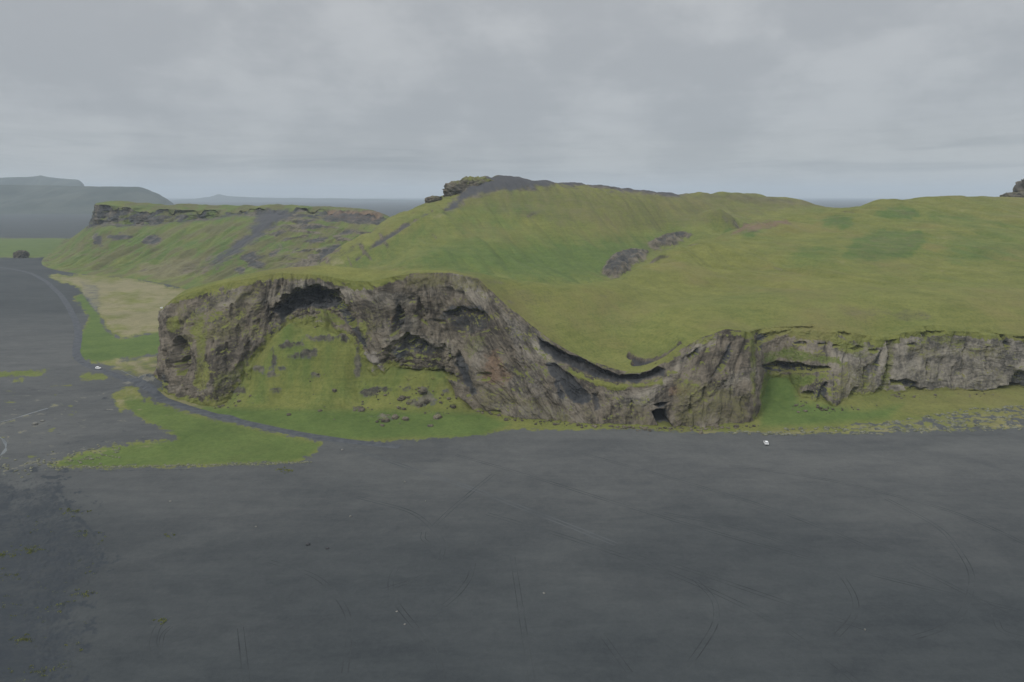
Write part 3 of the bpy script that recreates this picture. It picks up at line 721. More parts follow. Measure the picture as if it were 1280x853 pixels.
CAVE = [(814.5, 514.5), (820, 510.5), (832, 511.5), (833, 519), (835.5, 526), (840, 533), (841, 539), (828, 539), (823, 531), (819, 524)]
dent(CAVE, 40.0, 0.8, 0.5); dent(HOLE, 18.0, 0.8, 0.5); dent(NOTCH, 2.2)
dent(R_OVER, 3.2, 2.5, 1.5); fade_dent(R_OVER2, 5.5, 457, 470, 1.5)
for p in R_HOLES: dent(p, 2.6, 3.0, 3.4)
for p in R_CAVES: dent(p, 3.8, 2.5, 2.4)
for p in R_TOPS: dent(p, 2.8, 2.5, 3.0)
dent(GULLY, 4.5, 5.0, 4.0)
for c in [ell(268, 432, 3, 10), ell(283, 448, 3, 22), ell(298, 420, 4, 16), ell(290, 390, 4, 12), ell(312, 442, 6, 18), ell(305, 470, 5, 10), ell(323, 405, 3, 9), ell(340, 400, 4, 8), ell(330, 455, 4, 14),
          ell(548, 402, 12, 3, rot=10), ell(640, 440, 3, 14, rot=-12), ell(655, 452, 3, 20, rot=-14), ell(628, 470, 2, 14, rot=-12), ell(605, 470, 10, 6), ell(790, 515, 3, 14), ell(765, 512, 3, 12), ell(930, 505, 3, 14), ell(880, 492, 4, 10), ell(915, 485, 3, 16), ell(862, 505, 3, 12),
          ell(618, 514, 9, 2.0, rot=10), ell(1180, 450, 2, 20), ell(1205, 455, 2, 16), ell(1232, 450, 2, 18), ell(1160, 460, 2, 14), ell(1192, 470, 2, 12)]:
    dent(c, 1.9, 3.0, 2.5)
# shelf of turf under the fold stands out as a ledge, and so does the foot of the tuff wall
SHELF = [(700, 456), (716, 463), (742, 474), (770, 481), (800, 481), (826, 473), (830, 480), (806, 484), (770, 487), (735, 479), (708, 465)]
push = push - 1.0 * sstep(-4, 5, sdf(px, py, SHELF) + 2 * nzp)
fx = fx + nrm[None, :, 0] * push
fy = fy + nrm[None, :, 1] * push
fz = fz + 0.35 * fbm(aw / 3, zw / 3, 11.0, 2) * env
# turf lip lying back over the upper surface
q = np.linspace(0, 1, NL + 1)[1:, None]
lx0, ly0 = fx[-1:], fy[-1:]
edge_in = 9.0 * q
lx = cR[None, :, 0] + nrm[None, :, 0] * edge_in
ly = cR[None, :, 1] + nrm[None, :, 1] * edge_in
bl = np.clip(1 - edge_in / 4.0, 0, 1)
lx = lx + (lx0 - cR[None, :, 0]) * bl; ly = ly + (ly0 - cR[None, :, 1]) * bl
lz = hill_z(lx, ly) + np.where(edge_in < 5.5, 0.30 * (1 - edge_in / 7), 0.06 - 0.22 * (edge_in - 5.5))
lz = lz * (1 - bl) + bl * (fz[-1:] + 0.4 * (1 - bl) + (lz - lz[:1]))
P = np.stack([np.concatenate([fx, lx]), np.concatenate([fy, ly]), np.concatenate([fz, lz])], -1)
N3 = grid_normals(P); N3 *= np.sign(N3[..., 2:3].mean())
up = np.abs(N3[..., 2]) if True else 0
px, py = proj(P[..., 0], P[..., 1], P[..., 2])
shp = px.shape
nzp = 1.7 * fbm(px / 10, py / 10, 5.5, 5, 0.62)
grass = np.zeros(shp); lush = np.full(shp, 0.2); moss = np.zeros(shp); brown = np.zeros(shp); dark = np.zeros(shp); pale = np.zeros(shp)
tr = np.concatenate([np.broadcast_to(tt, (NF, nC)), np.full((NL, nC), 1.2)])
depth_m = (1 - tr) * hgt
grass = sstep(0.985, 1.02, tr + 0.02 * nzp)
grass = np.maximum(grass, sstep(0.60, 0.85, up + 0.25 * nzp) * 0.7)
above = P[..., 2] - ground_z(P[..., 0], P[..., 1])
creep = np.interp(px, [200, 260, 330, 480, 600, 640, 945, 960, 1280], [1.5, 5, 8, 4, 2, 0.6, 0.8, 3, 1.2])
grass = np.maximum(grass, 0.85 * sstep(1.3, 0.0, above / np.maximum(creep, 0.1) + 0.75 * nzp) * (tr < 0.8))
# turf hanging over the rim: more on the left and right, little on the bare folds
hang = np.interp(px, [200, 240, 330, 400, 470, 520, 600, 640, 760, 860, 940, 1040, 1100, 1140, 1280, 1700], [1, 3, 2.2, 2, 4, 1, 1, 1, 1, 1, 1.6, 4, 5, 1.6, 2.5, 3])
grass = np.maximum(grass, sstep(1.0, 0.0, (depth_m - hang * (0.8 + 1.2 * nzp)) / 3.0) * (hang > 1.5))
for p, a_, l_ in [([(238, 392), (260, 386), (258, 440), (264, 475), (250, 492), (240, 478), (245, 440)], 0.56, 0.15), ([(264, 470), (300, 455), (330, 462), (322, 500), (285, 512), (262, 505)], 0.42, 0.2),
                  ([(206, 395), (222, 392), (226, 412), (214, 418), (205, 412)], 0.6, 0.2), ([(290, 455), (345, 430), (340, 480), (310, 490)], 0.5, 0.3),
                  ([(400, 386), (420, 388), (428, 402), (410, 408), (396, 400)], 0.55, 0.3), ([(444, 404), (458, 402), (464, 418), (452, 424)], 0.6, 0.1), ([(580, 420), (606, 416), (612, 432), (590, 450), (574, 440)], 0.45, 0.1),
                  (SHELF, 0.95, 0.25), ([(840, 425), (880, 418), (900, 425), (880, 432), (850, 436)], 0.5, 0.2), ([(985, 412), (1020, 412), (1050, 420), (1078, 436), (1060, 442), (1030, 426), (1000, 426), (985, 420)], 0.9, 0.3),
                  ([(952, 440), (985, 434), (1015, 440), (1050, 448), (1055, 456), (1020, 455), (980, 450), (955, 456)], 0.62, 0.6), (GULLY, 0.58, 0.3), ([(1040, 425), (1085, 425), (1100, 440), (1075, 450), (1045, 440)], 0.5, 0.3),
                  ([(955, 466), (1010, 468), (1030, 470), (1012, 480), (990, 490), (955, 520), (948, 490)], 0.8, 0.6), ([(1150, 418), (1200, 420), (1225, 430), (1190, 434), (1150, 430)], 0.45, 0.2), ([(936, 420), (946, 425), (946, 525), (940, 525)], 0.55, 0.3),
                  ([(985, 488), (1002, 482), (1000, 500), (988, 504)], 0.6, 0.1)]:
    s = sdf(px, py, p) + 4 * nzp
    cover(grass, s, 3.0, a_); cover(lush, s, 4, l_)
for p, a_ in [([(500, 338), (620, 340), (622, 366), (560, 364), (505, 362)], 0.6), ([(590, 478), (650, 490), (720, 515), (720, 532), (640, 526), (598, 512)], 0.42), ([(840, 470), (900, 480), (940, 490), (940, 532), (840, 535)], 0.5), ([(720, 500), (815, 490), (815, 535), (720, 532)], 0.35),
              ([(1050, 455), (1090, 450), (1100, 495), (1060, 510), (1040, 500)], 0.5), ([(1120, 425), (1260, 425), (1260, 450), (1130, 448)], 0.48), ([(210, 380), (330, 350), (330, 420), (230, 440)], 0.45), ([(455, 430), (480, 420), (490, 380), (470, 370), (450, 390)], 0.4), ([(1130, 448), (1285, 450), (1285, 488), (1130, 488)], 0.3)]:
    cover(moss, sdf(px, py, p) + 8 * nzp, 8, a_)
for p, a_ in [([(600, 440), (622, 436), (640, 470), (646, 486), (620, 484), (598, 478)], 0.62), (ell(646, 452, 4, 7), 0.5), (ell(497, 404, 7, 14), 0.7), (ell(848, 488, 12, 8), 0.7), (ell(322, 403, 4, 10), 0.6), (ell(690, 446, 10, 4, rot=30), 0.5), (ell(392, 410, 16, 8), 0.4), (ell(1270, 478, 9, 14), 0.4)]:
    cover(brown, sdf(px, py, p) + 9 * nzp, 9, a_)
for p, a_ in [([(590, 425), (610, 428), (604, 465), (592, 478), (584, 450)], 0.5), ([(620, 385), (650, 400), (690, 500), (660, 500), (640, 440)], 0.45), ([(450, 440), (470, 440), (482, 470), (462, 482), (450, 465)], 0.8), ([(600, 500), (690, 505), (740, 528), (640, 526)], 0.5), ([(380, 395), (410, 400), (425, 430), (395, 415), (375, 410)], 0.6), ([(1120, 440), (1285, 440), (1285, 485), (1130, 480)], 0.35), ([(930, 440), (944, 440), (944, 530), (934, 530)], 0.3), ([(728, 500), (770, 508), (770, 530), (728, 528)], 0.3)]:
    cover(pale, sdf(px, py, p) + 5 * nzp, 5, a_)
# beds of dark basalt, and shade painted into the caves, hollows and overhangs
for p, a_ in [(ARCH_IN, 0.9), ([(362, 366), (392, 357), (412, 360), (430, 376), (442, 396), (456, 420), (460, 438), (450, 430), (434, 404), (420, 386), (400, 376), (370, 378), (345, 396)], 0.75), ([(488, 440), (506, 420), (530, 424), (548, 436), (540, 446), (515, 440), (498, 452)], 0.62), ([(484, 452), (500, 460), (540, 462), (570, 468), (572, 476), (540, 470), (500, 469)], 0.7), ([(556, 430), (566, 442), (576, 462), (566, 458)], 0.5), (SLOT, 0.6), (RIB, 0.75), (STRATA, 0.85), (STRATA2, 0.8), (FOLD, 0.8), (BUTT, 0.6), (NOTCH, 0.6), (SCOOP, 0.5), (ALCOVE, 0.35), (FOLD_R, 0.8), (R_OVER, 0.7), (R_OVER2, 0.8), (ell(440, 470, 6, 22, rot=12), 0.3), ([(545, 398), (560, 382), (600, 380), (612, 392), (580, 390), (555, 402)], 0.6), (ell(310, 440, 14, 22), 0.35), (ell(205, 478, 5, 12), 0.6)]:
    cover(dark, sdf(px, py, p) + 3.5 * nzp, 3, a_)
for p in R_HOLES + R_CAVES + R_TOPS: cover(dark, sdf(px, py, p) + 2 * nzp, 2, 0.7)  # shade painted into the holes and undercuts on the right
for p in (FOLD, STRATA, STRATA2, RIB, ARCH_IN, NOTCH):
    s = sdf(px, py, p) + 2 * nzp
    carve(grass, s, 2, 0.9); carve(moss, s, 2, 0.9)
for p in (CAVE, HOLE): cover(dark, sdf(px, py, p), 1.5, 1.0); carve(grass, sdf(px, py, p) + 2, 2); carve(moss, sdf(px, py, p) + 2, 2)  # shade painted inside the cave and the hole above it
carve(grass, sdf(px, py, [(480, 330), (520, 336), (600, 340), (624, 366), (640, 384), (600, 366), (500, 360)]) + 3 * nzp, 4, 0.35)
ext = lambda a_: np.concatenate([a_, np.repeat(a_[-1:], NL, 0)])
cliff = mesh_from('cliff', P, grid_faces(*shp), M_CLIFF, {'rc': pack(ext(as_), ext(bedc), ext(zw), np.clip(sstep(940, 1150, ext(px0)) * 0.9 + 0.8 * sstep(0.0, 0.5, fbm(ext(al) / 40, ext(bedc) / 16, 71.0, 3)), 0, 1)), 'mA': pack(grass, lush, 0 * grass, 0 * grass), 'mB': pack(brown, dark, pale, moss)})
tag(cliff, 'long grey brown folded tuff cliff with arch and small cave', 'cliff', kind='structure')

# ------------------------------------------------------------------ far escarpment on the left
def loft(cols, nrow, ncol):
    """cols: per column a list of world points from foot to plateau; resampled to a grid"""
    C = np.array(cols)                                   # ncol0 x nline x 3
    k = np.arange(C.shape[0]); kn = np.linspace(0, C.shape[0] - 1, ncol)
    A = np.stack([[np.interp(kn, k, C[:, j, d]) for d in range(3)] for j in range(C.shape[1])])   # nline x 3 x ncol
    for j in range(A.shape[0]):
        A[j] = gsm(A[j].T, ncol / C.shape[0] / 3).T
    out = []
    for j in range(A.shape[0] - 1):
        m = nrow[j]
        for i in range(m):
            f = i / m
            out.append((A[j] * (1 - f) + A[j + 1] * f).T)
    out.append(A[-1].T)
    return np.stack(out), np.concatenate([np.full(m, j) + np.arange(m) / m for j, m in enumerate(nrow)] + [[len(nrow)]])

ecols = [
    [X(75, 1900, -3), X(115, 1850, 50), X(118, 1850, 100), X(140, 1870, 104), X(200, 1900, 90)],
    [X(58, 1500, -3), X(108, 1530, 52), X(117, 1530, 102), X(140, 1560, 104), X(200, 1750, 90)],
    [G(44, 332, -1), W(106, 287, 1345), W(116, 257, 1352), W(140, 252.5, 1420), X(150, 1700, 90)],
    [G(75, 341, -1), W(122, 280, 1322), W(124, 255, 1345), W(150, 253, 1420), X(155, 1700, 90)],
    [G(115, 346, -1), W(150, 281, 1310), W(150, 260, 1340), W(160, 254, 1430), X(165, 1700, 90)],
    [G(150, 348, -1), W(180, 283, 1300), W(180, 262, 1335), W(182, 254, 1430), X(185, 1700, 90)],
    [G(185, 353, -1), W(215, 276, 1320), W(215, 263, 1340), W(215, 257, 1430), X(215, 1700, 88)],
    [G(220, 360, -1), W(260, 274, 1320), W(260, 264, 1335), W(260, 257, 1420), X(260, 1700, 85)],
    [G(250, 370, -1), W(290, 268, 1320), W(290, 261, 1335), W(290, 257, 1400), X(290, 1700, 80)],
    [G(290, 380, -1), W(335, 268, 1310), W(332, 260, 1335), W(335, 257, 1400), X(335, 1700, 75)],
    [X(330, 830, 2), W(370, 270, 1290), W(370, 260, 1330), W(370, 256.5, 1380), X(370, 1700, 75)],
    [X(370, 820, 12), W(410, 276, 1250), W(410, 263, 1320), W(410, 260, 1380), X(410, 1700, 70)],
    [X(410, 820, 28), W(440, 278, 1240), W(440, 262, 1310), W(440, 259.5, 1380), X(440, 1700, 70)],
    [X(440, 830, 40), W(470, 282, 1200), W(470, 268, 1290), W(472, 264, 1370), X(475, 1700, 60)],
    [X(480, 850, 50), W(500, 290, 1150), W(505, 282, 1250), W(510, 280, 1350), X(510, 1700, 40)],
]
E, lev = loft(ecols, [150, 46, 40, 16], 620)
ex, ey, ez = E[..., 0], E[..., 1], E[..., 2]
L = np.broadcast_to(lev[:, None], ex.shape)
# concave grass slope below the crag
lowpart = (L < 1)
ez = np.where(lowpart, ez - 7 * np.sin(np.clip(L, 0, 1) * math.pi), ez)
cl = sstep(0.9, 1.05, L) * (1 - sstep(1.95, 2.1, L))
env = sstep(0.03, 0.2, L)
ey = ey + cl * (15 * ridged(ex / 38, ez / 60, 1.0, 5) + 6 * ridged(ex / 80, ez / 11, 2.0, 3))
ez = ez + 7.0 * cl * fbm(ex / 26, ey / 30, 7.0, 5) + 4.0 * (L >= 2) * fbm(ex / 60, ey / 50, 9.0, 3)
gul = ridged((ex - 0.2 * ey) / 62, ey / 420, 3.3, 4)
ez = ez + env * (1 - cl) * (4.0 * fbm(ex / 50, ey / 50, 2.0, 5) - 15.0 * np.clip(gul - 0.2, 0, 1) * np.sin(np.clip(L, 0, 1) * math.pi) ** 0.6 * (L < 1))
bite = sstep(0.25, 0.8, ridged(ex / 42, 3.0 + ey / 900, 1.0, 4))
ez = ez - 9.0 * bite * np.exp(-((L - 2.0) / 0.4) ** 2)
step = ridged(ex / 130 + 0.2 * fbm(ex / 50, ey / 50, 1, 2), ez / 14, 8.8, 3)
px, py = proj(ex, ey, ez)
rightw = sstep(300, 390, px) * lowpart
ez = ez + rightw * 8.0 * np.clip(step, -0.3, 1)
px, py = proj(ex, ey, ez)
nz = fbm(ex / 30, ey / 30, 1.0, 4)
grass = np.clip(1 - cl * 1.0, 0, 1); lush = np.clip(0.62 + 0.5 * fbm(ex / 90, ey / 90, 4.0, 4), 0, 1); scree = np.zeros_like(ez); straw = np.zeros_like(ez); brown = np.zeros_like(ez); dark = np.zeros_like(ez); pale = np.zeros_like(ez)
grass = np.maximum(grass, cl * 0.62 * sstep(-0.05, 0.3, fbm(ex / 28, ez / 9, 2.0, 4) + 0.25 * sstep(180, 230, px)))
for p, a_ in [([(366, 259), (332, 260), (322, 270), (308, 288), (290, 304), (262, 324), (258, 338), (286, 326), (318, 306), (340, 288), (362, 274)], 0.8), ([(255, 328), (235, 335), (225, 345), (250, 350), (275, 335)], 0.4)]:
    s = sdf(px, py, p) + 5 * nz
    s = s + 9 * fbm(ex / 14, ey / 40, 6.0, 5, 0.62)
    cover(scree, s, 8, a_); cover(brown, s, 8, 0.5); carve(grass, s, 9, 0.95 * a_)
s = sdf(px, py, [(410, 262), (440, 262), (478, 264), (480, 276), (440, 278), (405, 270)]) + 4 * nz
cover(brown, s, 4, 0.7); carve(grass, s, 4, 0.8)
s = sdf(px, py, [(175, 330), (240, 318), (270, 320), (235, 345), (205, 352), (165, 345)]) + 7 * nz
cover(straw, s, 6, 0.6); carve(grass, s, 8, 0.35); cover(pale, s, 5, 0.5)
s = sdf(px, py, [(45, 333), (108, 287), (135, 285), (120, 310), (90, 335)]) + 6 * nz
cover(straw, s, 8, 0.38)
for p in [ell(124, 300, 6, 9), ell(119, 296, 3, 9), ell(310, 320, 10, 5, rot=-25), ell(320, 330, 12, 6), ell(300, 338, 7, 5), ell(350, 292, 16, 3, rot=-12), ell(390, 284, 14, 2.5, rot=-8), ell(416, 318, 20, 12, rot=-15), ell(320, 322, 14, 5, rot=-20), ell(395, 300, 16, 3, rot=-8), ell(430, 292, 14, 3, rot=-12), ell(345, 316, 9, 3, rot=-30), ell(372, 312, 10, 2.5, rot=-15), ell(355, 300, 8, 3, rot=-20), ell(190, 300, 14, 6), ell(150, 296, 20, 5), ell(340, 318, 5, 3), ell(445, 312, 16, 4, rot=-35), ell(380, 277, 10, 4)]:
    s = sdf(px, py, p) + 7 * fbm(ex / 18, ez / 6, 1.7, 4) - 0.5
    carve(grass, s, 2.2, 0.8); cover(dark, s, 2.2, 0.6); cover(brown, s + 2, 3, 0.3)
tx = fbm(ex / 16, ey / 45, 8.0, 5, 0.62)
straw = np.maximum(straw, 0.3 * sstep(0.1, 0.5, fbm(ex / 40, ey / 60, 19.0, 4)))
pale = np.maximum(pale, 0.85 * sstep(-0.3, 0.3, fbm(ex / 30, ey / 80, 29.0, 5, 0.62)))
grass *= 1 - 0.5 * sstep(0.22, 0.5, tx) * (L < 1)
lush = np.clip(lush + 0.5 * fbm(ex / 14, ey / 50, 28.0, 4), 0, 1)
grass *= 1 - 0.75 * rightw * sstep(0.45, 0.75, step + 0.3 * nz)
cover(dark, np.where(cl > 0.3, 3 + 4 * perlin(ex / 20, ez / 20, 1.0), -9), 3, 0.62)
esc = mesh_from('escarpment', E * 0 + np.stack([ex, ey, ez], -1), grid_faces(*ez.shape), M_HILL, {'mA': pack(grass, lush, scree, straw), 'mB': pack(brown, dark, pale, 0 * ez)})
tag(esc, 'green escarpment with rocky top edge and dark scree gully', 'hill', kind='structure')

# ------------------------------------------------------------------ mountains far away
def mountain(name, label, sky, D, back, foot, colour):
    """sky: skyline points (px,py); the ridge runs at D, its foot lies `foot` metres nearer, its back falls `back` metres behind"""
    sky = np.array(sky, float)
    k = np.linspace(sky[0, 0], sky[-1, 0], 300)
    yy = np.interp(k, sky[:, 0], sky[:, 1])
    top = np.array([W(a, b, D) for a, b in zip(k, yy)])
    rows_ = []
    for f in np.linspace(0, 1, 40):
        r = top.copy(); r[:, 1] = D - foot * (1 - f); r[:, 0] = top[:, 0] * r[:, 1] / D
        r[:, 2] = -5 + (np.maximum(top[:, 2], -4) + 5) * (f ** 1.25)
        rows_.append(r)
    for f in np.linspace(0, 1, 16)[1:]:
        r = top.copy(); r[:, 1] = D + back * f; r[:, 0] = top[:, 0] * r[:, 1] / D; r[:, 2] = top[:, 2] * (1 - f) - 5 * f
        rows_.append(r)
    Q = np.stack(rows_)
    e = sstep(0, 0.3, np.linspace(0, 1, len(rows_)))[:, None]
    s = D / 5000.0
    Q[..., 1] += e * 260 * s * fbm(Q[..., 0] / (420 * s), Q[..., 2] / (300 * s), 2.0, 4)
    Q[..., 2] += 6 * s * fbm(Q[..., 0] / (150 * s), Q[..., 1] / (300 * s), 5.0, 3) * (Q[..., 2] > 10)
    o = mesh_from(name, Q, grid_faces(*Q.shape[:2]), colour)
    return tag(o, label, 'mountain', kind='structure')
M_FAR = plain_mat('far_heath', (0.030, 0.040, 0.030), (0.065, 0.072, 0.055), 0.004)
mountain('mountain', 'broad dark flat topped mountain in the haze at far left', [(-420, 246), (-250, 236), (-100, 229), (-20, 230), (0, 231), (60, 232), (120, 233.5), (172, 233.5), (184, 236), (196, 241), (206, 247), (216, 255), (226, 262)], 5300, 2500, 900, M_FAR)
mountain('mountain', 'pale higher mesa showing behind the nearer flat topped mountain', [(-500, 240), (-200, 226), (-60, 223), (0, 222.5), (26, 221.5), (44, 219), (52, 221), (72, 223.5), (97, 225), (101, 230), (112, 240), (125, 255)], 7600, 3000, 900, M_FAR)
mountain('mountain', 'small pale pointed hill on the horizon beyond the escarpment', [(205, 252), (225, 249.5), (248, 248.5), (262, 246.5), (272, 243.5), (276, 243), (284, 245), (300, 246), (330, 247.5), (380, 248), (430, 248.5), (500, 250), (560, 252), (620, 254)], 14500, 3000, 1500, M_FAR)

# ------------------------------------------------------------------ roads, tracks, stream as strips lying on the ground
def spline(pts, n):
    p = np.array(pts, float)
    s = np.concatenate([[0], np.cumsum(np.linalg.norm(np.diff(p, axis=0), axis=1))])
    q = np.linspace(0, s[-1], n)
    r = np.stack([np.interp(q, s, p[:, 0]), np.interp(q, s, p[:, 1])], 1)
    return gsm(r, max(1.0, n / len(p) / 3))

def strip(pts, width, lift, across=5, off=0.0, step=1.0, wob=0.25):
    w = np.array([G(a, b)[:2] for a, b in pts])
    L_ = np.linalg.norm(np.diff(w, axis=0), axis=1).sum()
    c = spline(w, max(12, int(L_ / step)))
    tn = np.gradient(c, axis=0); tn /= np.linalg.norm(tn, axis=1)[:, None]
    nr = np.stack([-tn[:, 1], tn[:, 0]], 1)
    c = c + nr * off
    wn = 1 + wob * fbm(c[:, 0] / 12, c[:, 1] / 12, 3.0 + off, 3)
    f = np.linspace(-0.5, 0.5, across)
    xy = c[:, None] + nr[:, None] * (f[None, :, None] * (width * wn)[:, None, None])
    zz = ground_z(xy[..., 0], xy[..., 1]) + lift
    zz[:, 0] -= lift * 1.5; zz[:, -1] -= lift * 1.5
    return np.concatenate([xy, zz[..., None]], -1)

def strips(name, items, mat, label, cat, kind='structure'):
    V, F, n = [], [], 0
    for g in items:
        V.append(g.reshape(-1, 3)); F.append(grid_faces(*g.shape[:2]) + n); n += g.shape[0] * g.shape[1]
    return tag(mesh_from(name, np.concatenate(V), np.concatenate(F), mat), label, cat, kind=kind)

M_ROAD = plain_mat('gravel_road', (0.052, 0.058, 0.066), (0.088, 0.093, 0.10), 0.25)
M_TRACKLIGHT = plain_mat('worn_sand', (0.054, 0.060, 0.063), (0.082, 0.089, 0.092), 0.05)
M_TYRE = plain_mat('tyre_pressed_sand', (0.022, 0.026, 0.028), (0.054, 0.060, 0.062), 0.06)
M_WATER = plain_mat('shallow_water', (0.085, 0.095, 0.10), (0.15, 0.165, 0.17), 0.15, rough=0.5, spec=0.15)
ROADL = [(520, 560), (470, 556), (420, 551), (370, 542), (310, 530), (260, 518), (222, 506), (196, 498), (182, 491), (172, 481), (150, 470), (120, 461), (102, 455), (94, 446), (96, 432), (99, 418), (95, 402), (86, 384), (76, 369), (58, 352), (40, 342), (15, 336), (-40, 331), (-120, 328)]
strips('road', [strip(ROADL, 6.5, 0.10, 7)], M_ROAD, 'dark gravel road winding past the cliff toward the plain', 'road')
strips('sand_track', [strip([(415, 551), (455, 566), (520, 588), (600, 614), (645, 632), (720, 660), (780, 684)], 1.0, 0.02, 3, o_, wob=1.0) for o_ in (-1.0, 1.0)] +
       [strip([(172, 486), (182, 478), (196, 479)], 7, 0.05, 4)], M_TRACKLIGHT, 'pale wheel worn track running across the black sand', 'track')
tyres = []
for l, o_ in [([(498, 706), (488, 722), (488, 740), (500, 762), (520, 785), (540, 808), (550, 830), (556, 870)], 0.8), ([(592, 702), (588, 722), (574, 742), (552, 760)], 0.8),
              ([(640, 692), (646, 730), (655, 790), (668, 870)], 0.8), ([(864, 720), (896, 750), (896, 780), (868, 822), (835, 862)], 0.8), ([(560, 566), (640, 588), (760, 626), (900, 668), (1080, 716), (1300, 770)], 0.8), ([(700, 560), (820, 592), (980, 640), (1140, 706), (1300, 790)], 0.8), ([(600, 640), (700, 668), (840, 716), (960, 770), (1060, 840), (1090, 870)], 0.9), ([(440, 620), (520, 640), (560, 680), (540, 720), (470, 740)], 0.8), ([(820, 640), (930, 660), (1040, 700), (1080, 760), (1040, 800)], 0.8), ([(900, 580), (1040, 600), (1200, 640), (1300, 690)], 0.8), ([(330, 700), (400, 720), (440, 770), (430, 850)], 0.8), ([(1100, 620), (1180, 660), (1220, 720), (1200, 780), (1130, 800)], 0.8), ([(790, 690), (860, 712), (960, 745), (1040, 772), (1130, 800)], 0.9), ([(212, 770), (196, 784), (190, 805), (198, 822)], 0.9), ([(216, 782), (203, 792), (200, 812)], 0.5),
              ([(530, 664), (528, 674), (540, 682)], 0.8), ([(300, 780), (310, 870)], 0.8), ([(1243, 768), (1250, 790), (1290, 800)], 0.8), ([(620, 590), (560, 640), (536, 664)], 0.8), ([(750, 790), (790, 845)], 0.8)]:
    for sg in (-1, 1):
        tyres.append(strip(l, 0.42, 0.02, 3, sg * o_, 0.6, wob=1.3))
strips('tyre_tracks', tyres, M_TYRE, 'dark curved tyre tracks pressed into the foreground sand', 'track')
strips('stream', [strip([(-40, 532), (0, 528), (22, 522), (44, 515), (62, 510)], 1.5, 0.03, 4, wob=1.6), strip([(-20, 540), (2, 547), (8, 556), (6, 566), (-6, 574), (-30, 580)], 1.9, 0.03, 4, wob=1.6), strip([(150, 462), (176, 476), (196, 482)], 0.6, 0.03, 3)],
       M_WATER, 'thin pale shallow stream braiding across the sand at left', 'stream')

# ------------------------------------------------------------------ loose rocks
M_BOULDER = terrain_mat('boulder_rock', 'rock')
M_PALESTONE = plain_mat('pale_stone', (0.11, 0.11, 0.10), (0.22, 0.215, 0.19), 1.2)
M_DARKSTONE = plain_mat('dark_basalt_stone', (0.025, 0.028, 0.032), (0.06, 0.06, 0.062), 1.2)
def sphere_grid(nlat=22, nlon=30):
    th = np.linspace(0.0, math.pi, nlat)[:, None]; ph = np.linspace(0, 2 * math.pi, nlon + 1)[None, :]
    return np.stack([np.sin(th) * np.cos(ph), np.sin(th) * np.sin(ph), np.cos(th) + 0 * ph], -1)

def rock_mesh(size, seed, rough=0.35, nlat=22, nlon=30, boxy=0.5):
    S = sphere_grid(nlat, nlon)
    q = np.abs(S) ** (3)
    box = S / (q.sum(-1, keepdims=True) ** (1 / 3))
    S2 = S * (1 - boxy) + box * boxy
    d = 1 + rough * ridged(S[..., 0] * 1.3 + seed, S[..., 1] * 1.3, S[..., 2] * 1.3 - seed, 4) * 0.6
    if nlat > 40: d = d + 0.32 * ridged(S[..., 0] * 4 + seed, S[..., 1] * 4, S[..., 2] * 5, 4, 0.6) - 0.1
    return S2 * d[..., None] * np.array(size) / 2

def rock(name, pos, size, seed, mat, label, cat='boulder', group=None, rotz=0.0, sink=0.25, rough=0.4, res=(22, 30), lichen=0.0, boxy=0.5):
    Q = rock_mesh(size, seed, rough, *res, boxy)
    me_at = None
    if mat is M_BOULDER or mat is M_HILL:
        up = Q[..., 2] / (size[2] / 2)
        n_ = fbm(Q[..., 0] / size[0] * 4, Q[..., 1] / size[1] * 4, seed, 3)
        gr = np.clip(lichen * (up + 0.6 * n_), 0, 1)
        me_at = {'mA': pack(gr, 0.2 + 0 * gr, 0 * gr, 0 * gr), 'mB': pack(0.2 + 0 * gr, 0.35 + 0.5 * n_, 0 * gr, 0.3 + 0 * gr)}
    o = mesh_from(name, Q, grid_faces(*Q.shape[:2]), mat, me_at)
    o.location = (pos[0], pos[1], pos[2] + size[2] * (0.5 - sink)); o.rotation_euler = (0, 0, rotz)
    return tag(o, label, cat, group)

